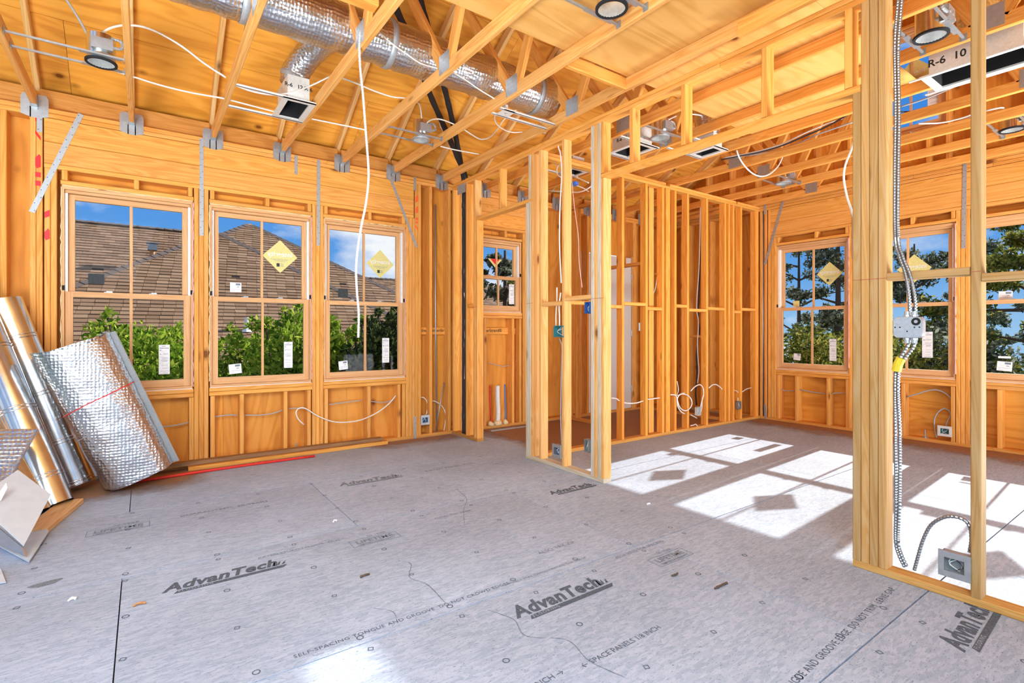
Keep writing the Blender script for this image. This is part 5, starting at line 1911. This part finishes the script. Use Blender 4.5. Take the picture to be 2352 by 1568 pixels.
CB = 0.0065
cable('cable', zpath(Ys(4.5, [(440, -20), (475, 20), (520, 52)][::1]) if False else Ys(4.55, [(140, -20), (165, 18), (185, 50), (200, 78), (208, 92)])), 0.008, 'grey_cable', 'grey armoured cable entering the top of the upper left can light')
cable('cable', zpath(Ys(4.5, [(226, 96), (232, 80), (250, 66), (275, 59), (300, 58), (330, 62), (370, 78), (420, 108), (470, 146), (519, 178)])), 0.008, 'white_cable', 'white cable arcing from the upper left can light toward the register')
cable('cable', zpath(Zs(3.12, [(270, 165), (306, 176), (370, 196), (440, 213), (508, 225), (560, 238), (636, 258)])), CB, 'white_cable', 'straight white cable sagging between trusses over the first and second windows')
cable('cable', zpath(Ys(4.35, [(533, 192), (570, 207), (610, 216), (640, 217), (680, 210), (720, 194), (757, 176)])), CB, 'white_cable', 'white cable curving up in front of the lettered register')
cable('cable', zpath(Ys(4.35, [(788, 180), (820, 192), (860, 209), (900, 222), (930, 225)])), CB, 'white_cable', 'short white cable between the whip truss and the next one')
cable('cable', zpath(Zs(3.12, [(716, 273), (760, 282), (800, 290), (842, 299)])), CB, 'white_cable', 'short white cable passing just right of the lettered register flange')
cable('cable', zpath(Ys(4.5, [(955, 233), (963, 240), (967, 256), (969, 278), (971, 291)])), CB, 'white_cable', 'white cable dropping into the can light beside the black pipes')
cable('cable', zpath(Ys(4.45, [(978, 289), (983, 280), (995, 274), (1012, 274), (1035, 282), (1060, 294), (1085, 310), (1105, 320), (1125, 315), (1142, 298), (1155, 278), (1172, 260), (1195, 249), (1225, 242), (1250, 244), (1268, 255), (1278, 268)])), CB, 'white_cable', 'long white cable wandering from the small can light past the tiny register')
cable('cable', zpath(Ys(4.4, [(1140, 258), (1136, 272), (1142, 286), (1158, 298), (1178, 304), (1200, 303)])), CB, 'white_cable', 'looped white cable end below the tiny white register')
cable('cable', zpath(Ys(4.4, [(1168, 241), (1200, 246), (1235, 241), (1262, 248), (1280, 262)])), CB, 'white_cable', 'second white cable above the tiny white register, ending at the partition')
cable('cable', zpath(Ys(3.44, [(872, 76), (900, 100), (935, 125), (965, 145), (1000, 156), (1010, 156)])), 0.005, 'white_cable', 'thin white cable draped over the big foil duct')
cable('cable', zpath(Ys(3.42, [(1040, 166), (1070, 184), (1100, 205), (1136, 227)])), 0.005, 'white_cable', 'thin white cable hanging below the big foil duct end')
cable('cable', zpath(Zs(3.12, [(1012, 336), (1050, 345), (1100, 354)])), CB, 'white_cable', 'white cable passing the black pipes beneath the last left truss')
cable('cable', zpath(Ys(5.35, [(952, 152), (962, 172), (975, 185)])), CB, 'white_cable', 'short cable piece beside the upper black pipes')
cable('cable', zpath(Ys(5.3, [(1008, 275), (1012, 292), (1025, 310)])), CB, 'white_cable', 'short white cable beside the lower black pipes')
cable('cable', zpath(Xs(3.17, [(1047, 350), (1051, 362), (1052, 378)])), CB, 'white_cable', 'short white cable going down beside the black pipes')
cable('cable', zpath(Xs(3.15, [(1066, 672), (1069, 700), (1068, 760), (1069, 820), (1067, 870)])), 0.005, 'pvc', 'thin white cable standing before the black pipes in the partition')
# in the left window wall
YB = 5.725
cable('cable', zpath(Ys(YB, [(330, 976), (360, 980), (400, 977), (436, 969)])), 0.006, 'grey_cable', 'grey cable below the first window behind the foil roll')
cable('cable', zpath(Ys(YB, [(494, 957), (520, 953), (546, 953)])), 0.006, 'grey_cable', 'grey cable in the first bay below the middle window')
cable('cable', zpath(Ys(YB, [(562, 953), (600, 953), (630, 948), (650, 941)])), 0.006, 'grey_cable', 'grey cable in the middle bay below the middle window')
cable('cable', zpath(Ys(5.64, [(698, 975), (685, 962), (680, 946), (688, 937), (702, 938), (730, 955), (765, 968), (800, 969), (835, 962), (870, 945), (895, 925), (909, 908)])), 0.0065, 'white_cable', 'long white cable hanging loose across posts below the third window')
cable('cable', zpath(Ys(YB, [(664, 938), (680, 937), (700, 938)])), 0.006, 'grey_cable', 'short grey cable beside the last bay of the middle window')
cable('cable', zpath(Ys(YB, [(755, 929), (790, 924), (830, 919)])), 0.006, 'grey_cable', 'grey cable in the first bay below the third window')
cable('cable', zpath(Ys(YB, [(848, 921), (880, 924), (905, 918)])), 0.006, 'grey_cable', 'grey cable in the second bay below the third window')
cable('cable', zpath(Ys(5.74, [(963, 912), (975, 914), (982, 927), (981, 945), (975, 958), (972, 970)])), 0.0065, 'white_cable', 'left white cable looping down into the outlet box by the third window')
cable('cable', zpath(Ys(5.75, [(983, 932), (983, 945), (979, 960), (977, 970)])), 0.0065, 'white_cable', 'right white cable running down into the outlet box by the third window')
cable('cable', zpath(Ys(5.75, [(993, 920), (1003, 923), (1015, 932), (1023, 948), (1023, 968), (1019, 992)])), 0.0065, 'white_cable', 'white cable bending down near the grey pipe beside the partition corner')
P = zpath(Ys(5.76, [(1000, 470), (1000, 700), (1003, 995)]))
tag(MB().tube([p - P[0] for p in P], 0.010, 10).build('metal_pipe', M['galv'], None, Matrix.Translation(P[0]), True), 'tall thin grey pipe standing in the bay beside the partition corner', 'pipe')
P = zpath(Ys(5.70, [(1020, 878), (999, 995)]))
tag(MB().tube([p - P[0] for p in P], 0.008, 8).build('metal_pipe', M['galv'], None, Matrix.Translation(P[0]), True), 'short thin rod leaning across the tall grey pipe', 'pipe')
P = zpath(Ys(5.76, [(966, 430), (965, 560)]))
tag(MB().tube([p - P[0] for p in P], 0.006, 8).build('cable', M['white_cable'], None, Matrix.Translation(P[0]), True), 'short white cable high in the bay beside the third window posts', 'cable')
cable('cable', zpath(Ys(5.74, [(1122, 833), (1140, 838), (1160, 841), (1173, 836)])), 0.005, 'grey_cable', 'grey cable across the bay below the bathroom window')
cable('cable', zpath(Ys(5.74, [(1185, 829), (1205, 833)])), 0.005, 'grey_cable', 'short grey cable beside the doorway post in the bathroom')
# near partition
cable('cable', zpath(Xs(3.19, [(1279, 660), (1279, 690), (1277, 725), (1277, 750)])), 0.006, 'white_cable', 'left white cable dropping into the teal switch box')
cable('cable', zpath(Xs(3.20, [(1288, 672), (1284, 700), (1285, 725), (1285, 750)])), 0.006, 'white_cable', 'right white cable dropping into the teal switch box')
cable('cable', zpath(Xs(3.18, [(1284, 776), (1288, 785), (1291, 800), (1289, 880), (1288, 960), (1290, 1020), (1285, 1040)])), 0.006, 'grey_cable', 'grey cable running from the teal switch box down to the outlet box')
cable('cable', zpath(Xs(3.20, [(1279, 310), (1283, 340), (1287, 352), (1290, 400), (1286, 480), (1285, 560), (1289, 650)])), 0.006, 'white_cable', 'long white cable hanging beside the second stud of the near partition')
cable('string', zpath(Xs(3.24, [(1312, 375), (1314, 420), (1320, 480), (1328, 540), (1330, 600), (1337, 660)])), 0.0035, 'pink_cable', 'thin pink string hanging from the blue connector', 'string')
tag(MB().box(atX(1320, 422, 3.27) - Vector((.02, .03, .015)), atX(1320, 422, 3.27) + Vector((.02, .03, .015))).build('wire_connector', M['blue']), 'small blue connector on the cables above the near partition', 'connector')
cable('cable', zpath(Zs(3.10, [(1322, 425), (1340, 432), (1352, 440)])), CB, 'white_cable', 'short white cable right of the blue connector')
cable('cable', zpath(Xs(3.7, [(1258, 438), (1300, 440), (1330, 441), (1352, 432), (1365, 420)])), CB, 'white_cable', 'white cable bowing below the blue connector')
cable('cable', zpath(Xs(3.7, [(1320, 405), (1335, 412), (1352, 420)])), CB, 'white_cable', 'white cable above the blue connector')
cable('cable', zpath(Xs(3.6, [(1288, 375), (1280, 385), (1280, 400), (1290, 408)])), CB, 'white_cable', 'small white cable loop seen between the first partition studs')
# inner partition
YI = YC + 0.045
cable('cable', zpath(Ys(YI, [(1404, 914), (1415, 915), (1422, 920), (1432, 924), (1445, 926), (1462, 925), (1478, 920)])), 0.0075, 'white_cable', 'white cable threaded low through the first studs of the inner partition')
cable('cable', zpath(Ys(YI, [(1488, 917), (1510, 914), (1530, 912)])), 0.0075, 'white_cable', 'white cable between the second and third inner partition studs')
cyc = [(1540 + 0, 906), (1552, 908), (1556, 920), (1562, 936), (1575, 943), (1588, 932), (1588, 918), (1578, 907), (1564, 905), (1556, 914), (1556, 930), (1563, 944), (1572, 950)]
cable('cable', zpath(Ys(YC - 0.012, cyc)), 0.0075, 'white_cable', 'coiled white cable loops hanging on the inner partition', step=0.02)
cable('cable', zpath(Ys(YI, [(1555, 875), (1558, 895), (1555, 908), (1566, 903), (1575, 902)])), 0.006, 'white_cable', 'short cable rising above the coil on the inner partition')
cable('cable', zpath(Ys(YI, [(1586, 898), (1596, 888), (1607, 883), (1614, 890), (1616, 905), (1611, 925), (1605, 952)])), 0.0075, 'white_cable', 'white cable arching down into the outlet box under the loops')
cable('cable', zpath(Ys(YI, [(1619, 898), (1613, 915), (1612, 935), (1608, 952)])), 0.006, 'white_cable', 'second white cable running down into the outlet box under the loops')
cable('cable', zpath(Ys(YI, [(1586, 952), (1593, 956), (1601, 960)])), 0.006, 'white_cable', 'short white cable left of the outlet box under the loops')
cable('cable', zpath(Ys(YC - .01, [(1586, 977), (1592, 976), (1598, 974), (1602, 979)])), 0.006, 'white_cable', 'bit of white cable on the floor plate of the inner partition')
cable('cable', zpath(Ys(YI, [(1628, 891), (1636, 884), (1645, 883), (1655, 890), (1660, 896)])), 0.0075, 'white_cable', 'white cable arch right of the coil on the inner partition')
cable('cable', zpath(Ys(YI, [(1685, 896), (1692, 898), (1696, 905), (1694, 920), (1693, 938)])), 0.006, 'white_cable', 'white cable dropping into the far outlet box of the inner partition')
cable('cable', zpath(Ys(YI, [(1704, 900), (1715, 893), (1726, 890)])), 0.006, 'white_cable', 'short white cable in the last bay of the inner partition')
cable('cable', zpath(Ys(4.7, [(1612, 455), (1608, 600), (1604, 720), (1606, 760), (1600, 810), (1601, 860), (1598, 900), (1600, 930)])), 0.012, 'blackcable', 'thick dark cable hanging in the back room behind the inner partition')
cable('cable', zpath(Ys(4.6, [(1609, 455), (1606, 600), (1600, 700), (1604, 740), (1602, 800), (1605, 850), (1602, 880)])), 0.008, 'white_cable', 'white cable hanging beside the thick dark cable in the back room')
cable('cable', zpath(Ys(4.5, [(1522, 440), (1518, 560), (1507, 652), (1500, 675), (1493, 700), (1492, 750)])), 0.006, 'white_cable', 'white cable slanting down to the switch box behind inner studs')
# right window wall
XW = XD + 0.055
cable('cable', zpath(Xs(XW, [(1790, 893), (1805, 897), (1824, 897)])), 0.007, 'grey_cable', 'grey cable in the left bay below the far corner window')
cable('cable', zpath(Xs(XW, [(1836, 894), (1860, 899), (1880, 902), (1898, 904)])), 0.007, 'grey_cable', 'grey cable in the middle bay below the far corner window')
cable('cable', zpath(Xs(XW, [(1909, 904), (1925, 902), (1941, 903)])), 0.007, 'grey_cable', 'grey cable in the right bay below the far corner window')
cable('cable', zpath(Xs(XW, [(2083, 911), (2105, 905), (2130, 897), (2150, 895), (2170, 902), (2184, 915), (2188, 930), (2188, 945)])), 0.008, 'grey_cable', 'grey cable arching below the window behind the steel box')
cable('cable', zpath(Xs(XW, [(2151, 1004), (2147, 985), (2146, 965), (2153, 948), (2168, 938), (2180, 943), (2184, 952), (2176, 968), (2172, 980)])), 0.008, 'grey_cable', 'grey cable looping over the white outlet box below the window')
P = zpath(Xs(XD + .02, [(1753, 488), (1752, 955)]))
tag(MB().tube([p - P[0] for p in P], 0.012, 10).build('metal_pipe', M['galv'], None, Matrix.Translation(P[0]), True), 'tall thin grey pipe standing in the far corner of the sunny room', 'pipe')
# in the far trusses
cable('cable', zpath(Ys(2.9, [(1692, 345), (1698, 362), (1712, 383), (1730, 399), (1750, 405), (1770, 398), (1788, 380), (1798, 358), (1803, 340)])), 0.0075, 'white_cable', 'drooping white cable loop hanging below the far trusses')
cable('cable', zpath(Zs(3.2, [(1657, 367), (1700, 358), (1750, 348), (1800, 333), (1850, 312), (1900, 290), (1945, 265)])), 0.008, 'blackcable', 'dark cable bundle lying across the far trusses')
cable('cable', zpath(Zs(3.22, [(1665, 362), (1720, 352), (1790, 333), (1850, 305), (1900, 284), (1935, 272)])), 0.007, 'white_cable', 'white cable lying along the dark bundle over far trusses')
cable('cable', zpath(Zs(3.22, [(1690, 362), (1760, 350), (1830, 330), (1880, 308), (1960, 280)])), 0.007, 'grey_cable', 'grey cable lying along the dark bundle over far trusses')
cable('cable', zpath(Xs(3.26, [(1962, 322), (1955, 345), (1942, 378), (1938, 410), (1945, 450), (1953, 475), (1964, 510)])), 0.006, 'white_cable', 'white cable bowing out left of the thick post')
cable('cable', zpath(Ys(3.15, [(1535, 275), (1555, 266), (1580, 262), (1605, 264), (1630, 270), (1645, 278)])), 0.007, 'white_cable', 'white cable arching above the doorway can light')
cable('cable', zpath(Zs(3.2, [(2068, 245), (2110, 232), (2160, 213), (2210, 190)])), 0.007, 'grey_cable', 'grey cable crossing before the small high window')
cable('cable', zpath(Zs(3.2, [(2066, 257), (2120, 255), (2170, 250), (2230, 235), (2300, 212), (2360, 190)])), 0.006, 'blackcable', 'black cable crossing low before the small high window')
cable('cable', zpath(Zs(3.2, [(2110, 284), (2160, 282), (2205, 272), (2235, 262)])), 0.007, 'white_cable', 'white cable over the trusses left of the slim stud')
cable('cable', zpath(Zs(3.2, [(2090, 304), (2140, 300), (2190, 283), (2232, 268)])), 0.007, 'white_cable', 'lower white cable over the trusses left of the slim stud')
cable('cable', zpath(Zs(3.2, [(2265, 254), (2300, 247), (2302, 252), (2268, 262)])), 0.007, 'white_cable', 'hooked white cable end right of the slim stud')
cable('cable', zpath(Ys(1.15, [(2155, 10), (2180, 28), (2193, 45), (2180, 55), (2165, 58)])), 0.009, 'white_cable', 'white cable bending round the can light right of the thick post')

# ---- galvanised straps nailed on the framing -----------------------------------------------------


def strap(p0, p1, w, nrm, parent):
    p0, p1 = Vector(p0), Vector(p1)
    L = (p1 - p0).length
    d = (p1 - p0).normalized()
    fr = frame((p0 + p1) / 2, d, Vector(nrm).cross(d))
    o = MB().box((-L / 2, -w / 2, 0), (L / 2, w / 2, 0.0016)).build('metal_strap', M['strap'], parent, fr)
    mb = MB()
    k = int(L / 0.055)
    for i in range(k):
        x = -L / 2 + 0.02 + i * (L - .04) / max(1, k - 1)
        y = w * 0.27 * (1 if i % 2 else -1)
        mb.cyl((x, y, 0.0016), (x, y, 0.0045), 0.0042, 6, 0.003)
    nh = mb.build('nail_heads', M['nailhead'], o, fr)
    nh['kind'] = 'stuff'
    return o


NA_ = (0, -1, 0)
for a, bb, w in (((186, 262), (73, 487), 0.038), ((463, 318), (463, 541), 0.034), ((680, 357), (680, 400), 0.030), ((732, 367), (731, 564), 0.034), ((892, 396), (957, 567), 0.030), ((953, 406), (953, 437), 0.030), ((953, 956), (953, 1010), 0.030), ((91, 245), (91, 303), 0.034)):
    strap(atY(*a, YA - 0.003), atY(*bb, YA - 0.003), w, NA_, wall_left)
ND_ = (-1, 0, 0)
for a, bb, w in (((1799, 462), (1757, 607), 0.035), ((1757, 470), (1757, 492), 0.032), ((2216, 376), (2213, 570), 0.036), ((1757, 929), (1759, 963), 0.032), ((1961, 472), (1961, 594), 0.036)):
    strap(atX(*a, XD - 0.003), atX(*bb, XD - 0.003), w, ND_, wall_right)

# ---- anchor bolts and foam beads at the windows --------------------------------------------------
for (px, py) in ((680, 1020), (712, 1020)):
    p = atY(px, py, YA + 0.05)
    tag(MB().cyl((p.x, p.y, 0.038), (p.x, p.y, 0.10), 0.007, 8).cyl((p.x, p.y, 0.038), (p.x, p.y, 0.05), 0.014, 6).build('anchor_bolt', M['galv'], wall_left))
p = atX(2125, 995, XD + .05)
MB().cyl((p.x, p.y, 0.038), (p.x, p.y, 0.13), 0.008, 8).cyl((p.x, p.y, 0.038), (p.x, p.y, 0.044), 0.035, 10).build('anchor_bolt', M['galv'], wall_right)


def bead(pts, r, mat, parent, seed):
    q = random.Random(seed)
    P = spline(pts, 0.03)
    v, f = tube_geo([p + Vector((q.uniform(-.004, .004), 0, q.uniform(-.004, .004))) for p in P], [r * q.uniform(.5, 1.4) for _ in P], 6)
    link('foam_bead', mesh('foam_bead', v, f, True), M[mat], parent)


for i, (c, h) in enumerate(WIN_L):
    bead([(c - h, YA + .012, 2.494), (c, YA + .012, 2.495), (c + h, YA + .012, 2.494)], 0.006, 'foam', wall_left, i)
    bead([(c - h - .003, YA + .012, 2.48), (c - h - .003, YA + .012, 1.6), (c - h - .003, YA + .012, 0.8)], 0.005, 'foam', wall_left, 10 + i)
    bead([(c + h + .002, YA + .004, 2.48), (c + h + .002, YA + .004, 1.6), (c + h + .002, YA + .004, 0.76)], 0.007, 'pinkfoam', wall_left, 20 + i)
for i, (c, h) in enumerate(WIN_R):
    bead([(XD + .004, c - h - .002, 2.48), (XD + .004, c - h - .002, 1.6), (XD + .004, c - h - .002, 0.8)], 0.010, 'pinkfoam', wall_right, 30 + i)

# ---- scraps on the floor -------------------------------------------------------------------------
for px, py, s, mt, lab in ((838, 1322, 0.05, 'debris', 'dark curled scrap lying between two printed wordmarks'), (320, 1388, 0.05, 'flue', 'dry brown leaf scrap right of the left floor joint'), (166, 1376, 0.03, 'paper', 'white scrap left of the left floor joint'), (769, 1196, 0.025, 'paper', 'small white scrap beside the long floor joint'), (1488, 1157, 0.03, 'paper', 'small white scrap near the near partition corner'),
                           (1551, 1320, 0.05, 'debris', 'dark curled scrap near the stamped frame on the floor'), (1655, 1345, 0.10, 'debris', 'thin dark splinter on the floor before the thick post')):
    p = atZ(px, py, 0.004)
    r = random.Random(px)
    P = spline([p + Vector((-s / 2, r.uniform(-.01, .01), 0)), p + Vector((0, r.uniform(-.01, .01), .006)), p + Vector((s / 2, r.uniform(-.01, .01), .001))], 0.008)
    v, f = tube_geo([q - p for q in P], [0.0045 + 0.003 * r.random() for _ in P], 6)
    tag(link('scrap', mesh('scrap', v, f), M[mt], None, Matrix.Translation(p)), lab, 'scrap')
p = atZ(105, 1340, 0)
v = [(0.06 * math.cos(a) * (1 + .25 * math.sin(3 * a)), 0.035 * math.sin(a) * (1 + .2 * math.cos(2 * a)), 0.0008) for a in np.linspace(0, 2 * PI, 28, endpoint=False)]
link('stain', mesh('stain', v, [tuple(range(28))]), M['faintink'], floor, Matrix.Translation(p) @ Matrix.Rotation(0.2, 4, 'Z'))

# ---- orange bounce light painted as a dusty brown film, along walls and bathroom floor ------------------------------
m, nt, b = newmat('bounce_and_dust')
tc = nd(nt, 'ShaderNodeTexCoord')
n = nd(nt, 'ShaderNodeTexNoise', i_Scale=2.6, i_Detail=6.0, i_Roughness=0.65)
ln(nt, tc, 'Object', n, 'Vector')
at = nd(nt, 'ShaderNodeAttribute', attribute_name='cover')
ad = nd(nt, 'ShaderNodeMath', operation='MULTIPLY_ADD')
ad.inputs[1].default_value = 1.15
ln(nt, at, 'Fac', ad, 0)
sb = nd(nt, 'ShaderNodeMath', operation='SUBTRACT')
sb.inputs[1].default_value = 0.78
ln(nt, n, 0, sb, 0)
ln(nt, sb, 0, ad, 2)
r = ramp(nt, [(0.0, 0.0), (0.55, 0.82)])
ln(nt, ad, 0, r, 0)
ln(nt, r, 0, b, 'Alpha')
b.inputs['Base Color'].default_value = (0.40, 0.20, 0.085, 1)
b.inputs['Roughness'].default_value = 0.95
M['bounce_and_dust'] = m


def bounce_film(x0, x1, y0, y1, cover):
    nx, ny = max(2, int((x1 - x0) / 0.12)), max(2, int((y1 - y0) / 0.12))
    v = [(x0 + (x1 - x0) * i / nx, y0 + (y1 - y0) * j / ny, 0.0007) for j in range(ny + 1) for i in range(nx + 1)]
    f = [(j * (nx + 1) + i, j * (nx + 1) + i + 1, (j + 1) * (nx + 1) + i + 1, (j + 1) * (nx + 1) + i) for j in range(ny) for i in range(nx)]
    me = mesh('bounce_and_dust', v, f)
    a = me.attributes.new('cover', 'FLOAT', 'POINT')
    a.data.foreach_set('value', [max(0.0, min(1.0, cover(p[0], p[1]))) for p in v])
    o = link('bounce_and_dust', me, M['bounce_and_dust'], floor)
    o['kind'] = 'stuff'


def edge(x, lo, hi, w):
    return min(1.0, (x - lo) / w, (hi - x) / w)


bounce_film(6.55, 7.36, 0.2, 4.05, lambda x, y: (x - 6.55) / 0.8 * min(1, (y - 0.2) / 0.3))
bounce_film(3.30, 7.30, 4.16, 5.66, lambda x, y: 0.95 * min(1.0, (x - 3.25) / 0.5))
bounce_film(-1.4, 0.75, 4.75, 5.66, lambda x, y: (y - 4.75) / 0.7 * min(1, (0.75 - x) / 0.6))
bounce_film(1.7, 3.12, 5.15, 5.66, lambda x, y: (y - 5.15) / 0.6 * min(1, (x - 1.7) / 0.6))
